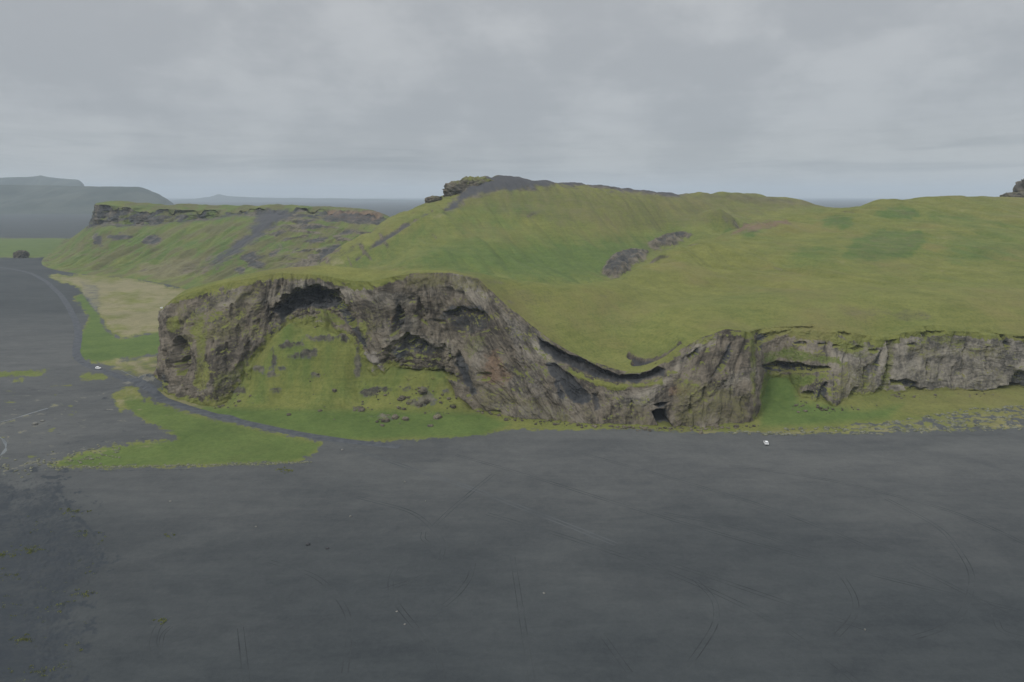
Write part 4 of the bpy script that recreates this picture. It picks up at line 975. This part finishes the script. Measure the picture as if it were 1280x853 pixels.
TG = 'boulders lying on the grassy talus'
for i, (bx, by, sx, sz, lab, mt) in enumerate([
    (482, 527, 3.4, 2.1, 'large grey boulder at the foot of the talus beside the flat green turf', 0),
    (494, 523, 3.2, 2.2, 'tall grey boulder standing just right of the largest talus foot boulder', 0),
    (507, 525, 2.8, 2.0, 'rounded mossy boulder between the paired grey boulders and the lone one', 0),
    (547, 523, 3.6, 2.4, 'lone grey boulder with flat top right of the scattered talus rocks', 0),
    (528, 490, 4.4, 2.4, 'long grey brown boulder high under the low dark overhang', 0),
    (503, 499, 3.2, 2.2, 'small dark boulder at the top left of the tumbled rock band', 1),
    (512, 505, 3.4, 2.2, 'dark angular boulder in the middle of the tumbled rock band', 1),
    (524, 509, 3.6, 2.8, 'blackish boulder with a deep shadow at the lower rock band', 1),
    (533, 505, 2.8, 3.2, 'upright dark boulder at the right end of the rock band', 1),
    (566, 509, 2.8, 1.6, 'small flat grey rock on the grass near the diagonal rib', 0),
    (561, 499, 1.8, 1.2, 'tiny dark rock uphill beside the diagonal rock rib', 1),
    (452, 514, 3.6, 2.0, 'brownish flat boulder at left end of the talus rocks', 0),
    (445, 511, 2.6, 1.7, 'smaller grey boulder uphill of the brownish flat talus boulder', 0),
    (404, 438, 2.4, 1.8, 'dark boulder high on the grass below the big arch', 1),
    (418, 489, 2.2, 1.4, 'single dark rock halfway down the grass cone', 1),
    (400, 514, 1.8, 1.0, 'small dark rock at the bottom edge of the grass cone', 1),
    (361, 519, 2.2, 1.2, 'low dark rock at the toe of the grass left of centre', 1),
    (538, 533, 2.4, 0.9, 'half buried grey rock in the flat turf near the sand', 0),
]):
    p = hit(bx, by)
    rock('boulder', p, (sx, sx * 0.8, sz), 3.1 * i + 1, M_BOULDER, lab, 'boulder', TG, rotz=i * 1.3, lichen=0.12 + 0.25 * (i % 3 == 0), sink=0.36, rough=0.95, boxy=0.85, res=(26, 34))
SG = 'stones scattered on the black sand'
for i, (bx, by, sx, sz, lab, mt) in enumerate([
    (438, 646, 0.8, 0.5, 'small white stone alone on the sand below the grass tongue', 0),
    (428, 563, 1.1, 0.7, 'pale stone at the sand edge right of the grass tongue tip', 0),
    (385, 681, 1.7, 0.7, 'larger of two dark stones lying close together on the sand', 1),
    (409, 686, 1.3, 0.5, 'smaller of two dark stones lying close together on the sand', 1),
    (496, 765, 0.6, 0.2, 'pale stone just left of the curved tyre tracks', 0),
    (506, 781, 0.7, 0.2, 'flat pale stone touching the curved tyre tracks', 0),
    (680, 742, 0.8, 0.3, 'lone pale stone on the sand right of the long straight tracks', 0),
    (506, 603, 0.8, 0.5, 'pale stone on the sand below the worn track', 0),
    (1081, 788, 0.6, 0.5, 'small pale stone on the dark sand at lower right', 0),
    (532, 627, 0.5, 0.4, 'tiny pale stone under the worn track bend', 0),
    (44, 531, 2.6, 1.6, 'big pale boulder by the braided stream at left', 0),
    (53, 527, 1.8, 1.0, 'smaller pale boulder right of the big one by the stream', 0),
    (320, 659, 0.8, 0.4, 'dull stone on the sand below the middle of the grass tongue', 0),
    (213, 627, 1.1, 0.3, 'flat whitish stone on the sand under the left grass tongue', 0),
]):
    p = hit(bx, by)
    rock('stone', p, (sx, sx * 0.8, sz), 5.3 * i + 2, [M_PALESTONE, M_DARKSTONE][mt], lab, 'stone', SG, rotz=i * 0.9, res=(12, 16))
# crags
def crag(name, px_, py_, D, size, seed, label, lichen=0.4, sink=0.3, dark=False, rotz=0.0, zbase=None):
    p = W(px_, py_, D)
    if zbase is not None: p[2] = zbase
    return rock(name, p, size, seed, M_BOULDER, label, 'rock outcrop' if name != 'rock_stack' else 'rock stack', rotz=rotz, sink=sink, rough=0.75, res=(60, 90), lichen=lichen, boxy=0.7)
crag('rock_outcrop', 592, 236, 992, (44, 32, 23), 4.2, 'knobbly mossy rock outcrop crowning the highest hilltop', 0.45, 0.5)
crag('rock_outcrop', 576, 241, 985, (36, 28, 22), 6.2, 'lower mossy outcrop stepping down left from the summit rocks', 0.35, 0.5)
crag('rock_outcrop', 543, 251, 958, (18, 14, 9), 7.7, 'small dark knob of rock on the left ridge below the summit', 0.3, 0.5)
crag('rock_outcrop', 1311, 248, 1010, (60, 50, 54), 9.1, 'dark steep crag poking over the hill crest at right frame edge', 0.15, 0.5)
crag('rock_outcrop', 1276, 250, 1000, (44, 34, 15), 9.9, 'low dark shoulder of rock left of the steep right crag', 0.25, 0.5)
crag('rock_stack', 27, 322, 1345, (19, 15, 15), 2.4, 'isolated dark flat topped rock stack on the far sand plain', 0.1, 0.25, zbase=0.0)

# ------------------------------------------------------------------ loose vegetation
def tufts(name, spots, hgt_, mat, label, cat, blades=9):
    V, F = [], []
    n = 0
    for (x0, y0, s) in spots:
        z0 = float(ground_z(np.array([x0]), np.array([y0]))[0])
        for b in range(blades):
            a_ = rng.uniform(0, 2 * math.pi); r = s * math.sqrt(rng.uniform(0, 1)); h = hgt_ * s * rng.uniform(0.5, 1.2)
            bx, by = x0 + r * math.cos(a_), y0 + r * math.sin(a_)
            w = 0.30 * s; lean = rng.normal(0, 0.35, 2) * h; d = rng.uniform(0, math.pi)
            V += [(bx - w * math.cos(d), by - w * math.sin(d), z0 - 0.05), (bx + w * math.cos(d), by + w * math.sin(d), z0 - 0.05), (bx + lean[0] + 0.3 * w, by + lean[1], z0 + h), (bx + lean[0] - 0.3 * w, by + lean[1] - 0.1 * w, z0 + h * 0.9)]
            F.append((n, n + 1, n + 2, n + 3)); n += 4
    return tag(mesh_from(name, V, F, mat, smooth=False), label, cat, kind='stuff')
M_TUFT = plain_mat('tuft_green', (0.10, 0.125, 0.03), (0.20, 0.21, 0.07), 0.5)
spots = []
for _ in range(900):
    a_, b_ = rng.uniform(-60, 140), rng.uniform(640, 900)
    if sdf(np.array([a_]), np.array([b_]), DARK_GRAVEL)[0] < -4: continue
    if perlin(a_ / 22, b_ / 22, 0.4) < 0.12: continue
    p = G(a_, b_); spots.append((p[0], p[1], rng.uniform(0.2, 0.55)))
for cx_, cy_, n_, r_ in [(38, 688, 55, 7), (88, 640, 30, 9), (105, 668, 20, 8), (8, 695, 20, 6), (28, 800, 25, 12), (70, 760, 20, 12), (48, 840, 20, 10), (358, 589, 20, 6), (214, 668, 8, 6), (205, 776, 10, 5), (100, 742, 16, 10), (16, 720, 12, 8)]:
    for _ in range(n_):
        a_, b_ = rng.normal(cx_, r_), rng.normal(cy_, r_ * 0.28)
        p = G(a_, b_); spots.append((p[0], p[1], rng.uniform(0.25, 0.75)))
tufts('grass_tufts', spots, 0.8, M_TUFT, 'yellow green grass tufts dotting the dark gravel at lower left', 'grass')
# low mossy hummocks along the right-hand edge of the turf and around the stream
M_HUM = plain_mat('hummock_moss', (0.085, 0.092, 0.056), (0.205, 0.205, 0.150), 0.6)
def hummocks(name, spots, mat, label):
    S = sphere_grid(7, 10); V, F, n = [], [], 0
    f = grid_faces(7, 11)
    for i, (x0, y0, s) in enumerate(spots):
        z0 = float(ground_z(np.array([x0]), np.array([y0]))[0])
        Q = S * (s * np.array([1.0, 0.85, 0.55])) * (1 + 0.35 * perlin(S[..., 0] * 1.6 + i, S[..., 1] * 1.6, S[..., 2] * 1.6))[..., None]
        V.append((Q + np.array([x0, y0, z0 + 0.15 * s])).reshape(-1, 3)); F.append(f + n); n += 77
    return tag(mesh_from(name, np.concatenate(V), np.concatenate(F), mat), label, 'ground cover', kind='stuff')
spots = []
HZ = [(1065, 534), (1120, 526), (1200, 512), (1290, 508), (1420, 508), (1420, 536), (1280, 536), (1200, 540), (1100, 543), (950, 544), (900, 541)]
for _ in range(2600):
    a_, b_ = rng.uniform(880, 1420), rng.uniform(505, 545)
    if sdf(np.array([a_]), np.array([b_]), HZ)[0] < -1 or perlin(a_ / 16, b_ / 6, 2.2) < -0.1: continue
    p = hit(a_, b_) if False else G(a_, b_, max(0.0, (538 - b_) * 0.12))
    spots.append((p[0], p[1], rng.uniform(0.35, 1.15)))
for _ in range(500):
    f_ = rng.uniform(0, 1)
    a_, b_ = 60 + 330 * f_, 584 - 3 * f_ * f_ * 2 + rng.normal(0, 0.9)
    p = G(a_, b_); spots.append((p[0], p[1], rng.uniform(0.2, 0.5)))
for _ in range(420):
    a_ = rng.uniform(0, 150); b_ = 588 - 0.16 * a_ + rng.normal(0, 6)
    if perlin(a_ / 14, b_ / 5, 7.0) < 0.05: continue
    p = G(a_, b_); spots.append((p[0], p[1], rng.uniform(0.25, 0.7)))
hummocks('moss_hummocks', spots, M_HUM, 'pale mossy hummocks along the sandy edge of the turf')

def rubble(name, spots, label):
    S = sphere_grid(8, 11); V, F, A, B, n = [], [], [], [], 0
    f = grid_faces(8, 12)
    for i, (x0, y0, z0, s_) in enumerate(spots):
        q = np.abs(S) ** 4; bx_ = S / (q.sum(-1, keepdims=True) ** 0.25)
        Q = bx_ * (s_ * rng.uniform(0.6, 1.2, 3) * np.array([1, 0.9, 0.7])) * (1 + 0.5 * perlin(S[..., 0] * 1.4 + i, S[..., 1] * 1.4, S[..., 2] * 1.4))[..., None]
        a_ = rng.uniform(0, math.pi); c_, d_ = math.cos(a_), math.sin(a_)
        Q = np.stack([Q[..., 0] * c_ - Q[..., 1] * d_, Q[..., 0] * d_ + Q[..., 1] * c_, Q[..., 2]], -1)
        V.append((Q + np.array([x0, y0, z0 + 0.12 * s_])).reshape(-1, 3)); F.append(f + n); n += 96
    V = np.concatenate(V); g_ = 0.5 * np.clip(fbm(V[:, 0] / 3, V[:, 1] / 3, 4.0, 3) + 0.15, 0, 1)
    z0_ = 0 * g_
    return tag(mesh_from(name, V, np.concatenate(F), M_BOULDER, {'mA': pack(g_, z0_ + 0.3, z0_, z0_), 'mB': pack(z0_ + 0.2, z0_ + 0.35, z0_, z0_ + 0.3)}), label, 'rubble', kind='stuff')
spots = []
def heap(cx_, cy_, rx_, ry_, n_, lo, hi):
    for _ in range(n_):
        a_, b_ = rng.normal(cx_, rx_), rng.normal(cy_, ry_)
        if sdf(np.array([a_]), np.array([b_]), ROADBAND, 40)[0] > -3: continue
        p = hit(a_, b_); spots.append((p[0], p[1], p[2], lo + (hi - lo) * rng.uniform(0, 1) ** 3))
ROADBAND = [(180, 480), (222, 500), (260, 512), (310, 524), (370, 536), (420, 545), (420, 560), (370, 550), (310, 538), (250, 524), (190, 505)]
for c_ in [(487, 524, 12, 3, 16, 0.25, 1.3), (516, 503, 14, 7, 40, 0.25, 1.6), (530, 490, 9, 4, 22, 0.25, 1.3), (548, 519, 8, 4, 10, 0.25, 1.2), (452, 511, 9, 4, 20, 0.2, 1.2), (468, 490, 9, 7, 22, 0.25, 1.5), (560, 502, 8, 6, 16, 0.2, 1.0), (405, 436, 16, 8, 26, 0.25, 1.1),
           (360, 432, 10, 5, 16, 0.25, 1.1), (395, 468, 20, 14, 16, 0.2, 0.8), (300, 498, 14, 8, 26, 0.25, 1.3), (268, 509, 14, 2, 22, 0.2, 1.0), (400, 512, 50, 6, 26, 0.15, 0.7), (1030, 512, 26, 3, 40, 0.25, 1.2), (1000, 505, 6, 6, 14, 0.2, 1.0), (1130, 496, 20, 2, 26, 0.2, 1.0), (1220, 494, 40, 2.5, 30, 0.2, 0.8)]:
    heap(*c_)
for _ in range(330):
    a_ = rng.uniform(595, 950); b_ = float(np.interp(a_, [595, 640, 690, 740, 830, 880, 945], [513, 522, 527, 532, 535.5, 534.5, 531.5])) + abs(rng.normal(0, 2.6))
    p = hit(a_, b_); spots.append((p[0], p[1], p[2], 0.2 + 1.0 * rng.uniform(0, 1) ** 3))
rubble('rubble', spots, 'broken rock debris strewn along the foot of the cliff')

# ------------------------------------------------------------------ cars
M_WHITE = plain_mat('white_car_paint', (0.78, 0.79, 0.79), (0.82, 0.82, 0.81), 1.0, rough=0.35, spec=0.5)
M_GLASS = plain_mat('car_glass', (0.02, 0.024, 0.028), (0.03, 0.034, 0.04), 1.0, rough=0.1, spec=0.6)
M_TYREB = plain_mat('tyre_rubber', (0.015, 0.015, 0.016), (0.025, 0.025, 0.026), 3.0, rough=0.85)
M_RIM = plain_mat('wheel_rim', (0.35, 0.35, 0.36), (0.45, 0.45, 0.46), 3.0, rough=0.4, spec=0.5, metallic=0.8)
M_RED = plain_mat('tail_lamp_red', (0.30, 0.015, 0.012), (0.40, 0.02, 0.015), 3.0, rough=0.3)
M_LAMP = plain_mat('head_lamp_clear', (0.55, 0.56, 0.56), (0.65, 0.66, 0.66), 3.0, rough=0.2)
M_TRIM = plain_mat('black_trim', (0.02, 0.02, 0.022), (0.035, 0.035, 0.036), 3.0, rough=0.75)

def section_loft(secs, name, mat, parent):
    """secs: list of closed rings with equal counts -> one skin with caps"""
    R = np.array(secs); m, k = R.shape[:2]
    V = R.reshape(-1, 3).tolist(); F = []
    for i in range(m - 1):
        for j in range(k):
            F.append((i * k + j, i * k + (j + 1) % k, (i + 1) * k + (j + 1) % k, (i + 1) * k + j))
    for b, rev in ((0, True), (m - 1, False)):
        c = len(V); V.append(R[b].mean(0).tolist())
        for j in range(k):
            q = (b * k + j, b * k + (j + 1) % k, c)
            F.append((q + (c,)) if False else (q if not rev else q[::-1]))
    me = bpy.data.meshes.new(name); me.from_pydata(V, [], F); me.update(); me.materials.append(mat)
    o = bpy.data.objects.new(name, me); COL.objects.link(o); o.parent = parent
    return o

def ring(y, w, z0, z1, wt, r=0.12, n=6):
    """rounded section across the car at length y, width w at the sill and wt at the top"""
    pts = []
    for (sx, zc, wd, a0) in ((1, z0, w, -90), (1, z1, wt, 0), (-1, z1, wt, 90), (-1, z0, w, 180)):
        cx_, cz_ = sx * (wd / 2 - r), zc + (r if zc == z0 else -r)
        for i in range(n):
            a_ = math.radians(a0 + 90 * i / (n - 1))
            pts.append((cx_ + r * math.cos(a_), y, cz_ + r * math.sin(a_)))
    return pts

def slab(name, pts, mat, parent, thick, nrm_):
    a_ = np.array(pts); n_ = np.array(nrm_, float); n_ /= np.linalg.norm(n_)
    k = len(a_)
    V = (a_ + n_ * thick).tolist() + (a_ - n_ * thick).tolist()
    F = [tuple(range(k)), tuple(range(2 * k - 1, k - 1, -1))] + [(j, k + j, k + (j + 1) % k, (j + 1) % k) for j in range(k)]
    me = bpy.data.meshes.new(name); me.from_pydata(V, [], F); me.update(); me.materials.append(mat)
    o = bpy.data.objects.new(name, me); COL.objects.link(o); o.parent = parent
    return o

def disc_ring(name, cx_, cy_, cz_, prof, mat, parent, n=28):
    """turned part about the x axis: prof is a list of (x, radius)"""
    V, F = [], []
    for i in range(n):
        a_ = 2 * math.pi * i / n
        for (dx, r) in prof: V.append((cx_ + dx, cy_ + r * math.cos(a_), cz_ + r * math.sin(a_)))
    k = len(prof)
    for i in range(n):
        for j in range(k - 1):
            F.append((i * k + j, ((i + 1) % n) * k + j, ((i + 1) % n) * k + j + 1, i * k + j + 1))
    me = bpy.data.meshes.new(name); me.from_pydata(V, [], F); me.update(); me.materials.append(mat)
    for p_ in me.polygons: p_.use_smooth = True
    o = bpy.data.objects.new(name, me); COL.objects.link(o); o.parent = parent
    return o

def make_car(label):
    root = bpy.data.objects.new('parked_car', None); COL.objects.link(root)
    tag(root, label, 'car', 'white cars stopped around the headland')
    # length along y: front at -y
    body = [ring(-2.22, 1.50, 0.42, 0.78, 1.40), ring(-2.12, 1.72, 0.34, 0.90, 1.60), ring(-1.6, 1.82, 0.30, 1.00, 1.70), ring(-1.0, 1.84, 0.28, 1.06, 1.74), ring(0.0, 1.84, 0.28, 1.09, 1.76), ring(1.2, 1.84, 0.28, 1.12, 1.76), ring(1.9, 1.82, 0.32, 1.12, 1.72), ring(2.16, 1.74, 0.42, 1.08, 1.66), ring(2.24, 1.60, 0.48, 0.98, 1.56)]
    section_loft(body, 'body', M_WHITE, root)
    cab = [ring(-1.02, 1.62, 1.02, 1.10, 1.56, 0.03), ring(-0.45, 1.62, 1.02, 1.56, 1.32), ring(-0.1, 1.64, 1.02, 1.66, 1.32), ring(1.3, 1.64, 1.02, 1.68, 1.32), ring(1.85, 1.60, 1.02, 1.60, 1.26), ring(2.08, 1.56, 1.02, 1.14, 1.5, 0.03)]
    section_loft(cab, 'cabin', M_WHITE, root)
    slab('windscreen', [(-0.68, -0.98, 1.13), (0.68, -0.98, 1.13), (0.56, -0.47, 1.54), (-0.56, -0.47, 1.54)], M_GLASS, root, 0.02, (0, -0.62, 0.78))
    slab('rear_window', [(-0.64, 2.08, 1.16), (0.64, 2.08, 1.16), (0.54, 1.90, 1.54), (-0.54, 1.90, 1.54)], M_GLASS, root, 0.02, (0, 0.9, 0.42))
    for s in (-1, 1):
        nx = (s * 0.96, 0, 0.27)
        for ys in ((-0.62, -0.36, 0.28, 0.28), (0.36, 0.36, 1.12, 1.12), (1.20, 1.20, 1.84, 1.62)):
            slab('side_window', [(s * 0.806, ys[0] - 0.08, 1.15), (s * 0.806, ys[3], 1.15), (s * 0.690, ys[2], 1.55), (s * 0.690, ys[1], 1.55)], M_GLASS, root, 0.015, nx)
        slab('headlight', [(s * 0.45, -2.17, 0.68), (s * 0.78, -2.12, 0.70), (s * 0.80, -2.10, 0.84), (s * 0.50, -2.15, 0.82)], M_LAMP, root, 0.03, (s * 0.2, -1, 0.1))
        slab('taillight', [(s * 0.62, 2.20, 0.76), (s * 0.82, 2.15, 0.76), (s * 0.80, 2.14, 1.06), (s * 0.64, 2.19, 1.04)], M_RED, root, 0.03, (s * 0.2, 1, 0))
        slab('mirror', [(s * 0.86, -0.72, 1.08), (s * 1.02, -0.70, 1.08), (s * 1.02, -0.70, 1.22), (s * 0.86, -0.72, 1.22)], M_WHITE, root, 0.05, (0, 1, 0))
        for yw in (-1.38, 1.42):
            ty = disc_ring('tyre', s * 0.80, yw, 0.34, [(-0.11, 0.21), (-0.11, 0.31), (-0.07, 0.345), (0.07, 0.345), (0.11, 0.31), (0.13, 0.21)], M_TYREB, root)
            ty.name = 'wheel'
            disc_ring('rim', s * 0.80, yw, 0.34, [(s * 0.12, 0.215), (s * 0.10, 0.16), (s * 0.125, 0.06), (s * 0.125, 0.001)], M_RIM, ty)
    slab('front_bumper', [(-0.80, -2.16, 0.38), (0.80, -2.16, 0.38), (0.78, -2.22, 0.56), (-0.78, -2.22, 0.56)], M_TRIM, root, 0.05, (0, -1, -0.2))
    slab('rear_bumper', [(-0.82, 2.18, 0.40), (0.82, 2.18, 0.40), (0.80, 2.25, 0.58), (-0.80, 2.25, 0.58)], M_TRIM, root, 0.05, (0, 1, -0.2))
    return root

def copy_tree(o, parent=None):
    c = o.copy(); COL.objects.link(c); c.parent = parent
    for ch in list(o.children): copy_tree(ch, c)
    return c

car = make_car('white car parked alone on the open black sand right of the cave')
p = hit(957.5, 555.5); car.location = p; car.rotation_euler = (0, 0, math.radians(172))
car2 = copy_tree(car); car2['label'] = 'white car on the dark gravel road at the bend below the green flat'
p = hit(123, 461.5); car2.location = p + np.array([0, 0, 0.08]); car2.rotation_euler = (0, 0, math.radians(65))
car3 = copy_tree(car); car3['label'] = 'white car standing on the straw coloured field left of the cliff'
p = hit(203, 386); car3.location = p; car3.rotation_euler = (0, 0, math.radians(80))

# ------------------------------------------------------------------ haze
def haze_box():
    x0, x1, y0, y1, z0, z1 = -45000, 45000, -3000, 27500, -8, 420
    V = [(x0, y0, z0), (x1, y0, z0), (x1, y1, z0), (x0, y1, z0), (x0, y0, z1), (x1, y0, z1), (x1, y1, z1), (x0, y1, z1)]
    F = [(0, 3, 2, 1), (4, 5, 6, 7), (0, 1, 5, 4), (1, 2, 6, 5), (2, 3, 7, 6), (3, 0, 4, 7)]
    m = bpy.data.materials.new('haze'); m.use_nodes = True
    nt = m.node_tree; nt.nodes.clear()
    out = nt.nodes.new('ShaderNodeOutputMaterial'); v = nt.nodes.new('ShaderNodeVolumePrincipled')
    v.inputs['Color'].default_value = (0.74, 0.845, 0.95, 1); v.inputs['Density'].default_value = HAZE; v.inputs['Anisotropy'].default_value = 0.0
    nt.links.new(v.outputs[0], out.inputs['Volume'])
    o = mesh_from('haze', V, F, m, smooth=False)
    return tag(o, 'thin blue grey haze filling the air over the plain', 'haze', kind='stuff')
HAZE = 0.72e-4
haze_box()

# ------------------------------------------------------------------ sky and sun
w = bpy.data.worlds.new('World'); scene.world = w; w.use_nodes = True
nt = w.node_tree; nt.nodes.clear(); N = NT(nt)
out = N.n('ShaderNodeOutputWorld')
SUN_EL, SUN_AZ = math.radians(46), math.radians(228)       # behind and left of the viewpoint
sky = N.n('ShaderNodeTexSky', sky_type='NISHITA'); sky.sun_disc = False
sky.sun_elevation = SUN_EL; sky.sun_rotation = SUN_AZ
bg1 = N.n('ShaderNodeBackground'); N.link(sky.outputs[0], bg1.inputs[0]); bg1.inputs[1].default_value = 0.05
dirv = N.n('ShaderNodeTexCoord').outputs['Generated']
sx = N.n('ShaderNodeSeparateXYZ'); N.link(dirv, sx.inputs[0])
zc = N.math('MAXIMUM', sx.outputs[2], 0.0)
den = N.math('ADD', zc, 0.045)
cv = N.n('ShaderNodeCombineXYZ')
N.link(N.math('DIVIDE', sx.outputs[0], den), cv.inputs[0]); N.link(N.math('DIVIDE', sx.outputs[1], den), cv.inputs[1])
c1 = N.noise(cv.outputs[0], 0.5, 7, 0.56, 0.2)
c2 = N.noise(N.mapping(cv.outputs[0], (1, 1, 1), (0, 0, 0.6)), 1.6, 7, 0.6, 0.2)
c3 = N.noise(N.mapping(dirv, (1, 1, 1.8), (0, 0.15, 0)), 5.5, 10, 0.56, 0.12)
cl_ = N.math('ADD', N.math('MULTIPLY', N.ramp(c1, 0.3, 0.7), 0.14), N.math('ADD', N.math('MULTIPLY', N.ramp(c2, 0.3, 0.7), 0.14), N.math('MULTIPLY', N.ramp(c3, 0.3, 0.7), 0.64)))
lum = N.n('ShaderNodeValToRGB'); e = lum.color_ramp.elements
e[0].position = 0.0; e[0].color = (0.44, 0.452, 0.458, 1)
e[1].position = 1.0; e[1].color = (1.18, 1.21, 1.25, 1)
for ps, c in [(0.04, (0.386, 0.404, 0.418)), (0.10, (0.385, 0.405, 0.428)), (0.27, (0.43, 0.445, 0.462)), (0.45, (0.75, 0.77, 0.80))]:
    q_ = e.new(ps); q_.color = c + (1,)
N.link(zc, lum.inputs[0])
cc = N.mix(1.0, lum.outputs[0], N.mix(N.ramp(cl_, 0.15, 0.85), (0.88, 0.888, 0.90), (1.10, 1.097, 1.09)), 'MULTIPLY')
st = N.noise(N.mapping(dirv, (2.2, 2.2, 34.0)), 1.6, 6, 0.6, 0.6)                 # ragged low cloud bases near the horizon
band = N.math('MULTIPLY', N.ramp(zc, 0.016, 0.034), N.math('SUBTRACT', 1.0, N.ramp(zc, 0.045, 0.10)))
cc = N.mix(N.math('MULTIPLY', N.math('MULTIPLY', N.ramp(st, 0.46, 0.66), band), 0.85), cc, N.mix(1.0, cc, (0.78, 0.80, 0.82), 'MULTIPLY'))
bg2 = N.n('ShaderNodeBackground'); N.link(cc, bg2.inputs[0]); bg2.inputs[1].default_value = 1.13
add = N.n('ShaderNodeAddShader'); N.link(bg1.outputs[0], add.inputs[0]); N.link(bg2.outputs[0], add.inputs[1])
mixs = N.n('ShaderNodeMixShader'); mixs.inputs[0].default_value = 0.92
N.link(bg1.outputs[0], mixs.inputs[1]); N.link(bg2.outputs[0], mixs.inputs[2])
N.link(mixs.outputs[0], out.inputs[0])

sl = bpy.data.lights.new('sun', 'SUN'); sl.energy = 1.35; sl.angle = math.radians(14); sl.color = (1.0, 0.97, 0.92)
so = bpy.data.objects.new('sun', sl); COL.objects.link(so)
# the lamp shines from the same direction the sky's sun stands in
d = np.array([math.sin(SUN_AZ) * math.cos(SUN_EL), math.cos(SUN_AZ) * math.cos(SUN_EL), math.sin(SUN_EL)])
from mathutils import Vector
so.rotation_euler = Vector(d).to_track_quat('Z', 'Y').to_euler()

# ------------------------------------------------------------------ camera and render settings
cam = bpy.data.cameras.new('camera'); cam.sensor_width = 36; cam.lens = FPX / 1280 * 36
cam.clip_start = 1; cam.clip_end = 80000
co = bpy.data.objects.new('camera', cam); COL.objects.link(co)
co.location = (0, 0, CAMZ); co.rotation_euler = (math.pi / 2 - PITCH, 0, 0)
scene.camera = co
vs_ = scene.view_settings
vs_.view_transform = 'Standard'; vs_.look = 'None'; vs_.exposure = 0; vs_.gamma = 1; vs_.use_curve_mapping = False
scene.cycles.use_denoising = True; scene.cycles.use_adaptive_sampling = False
scene.cycles.max_bounces = 4; scene.cycles.volume_bounces = 1
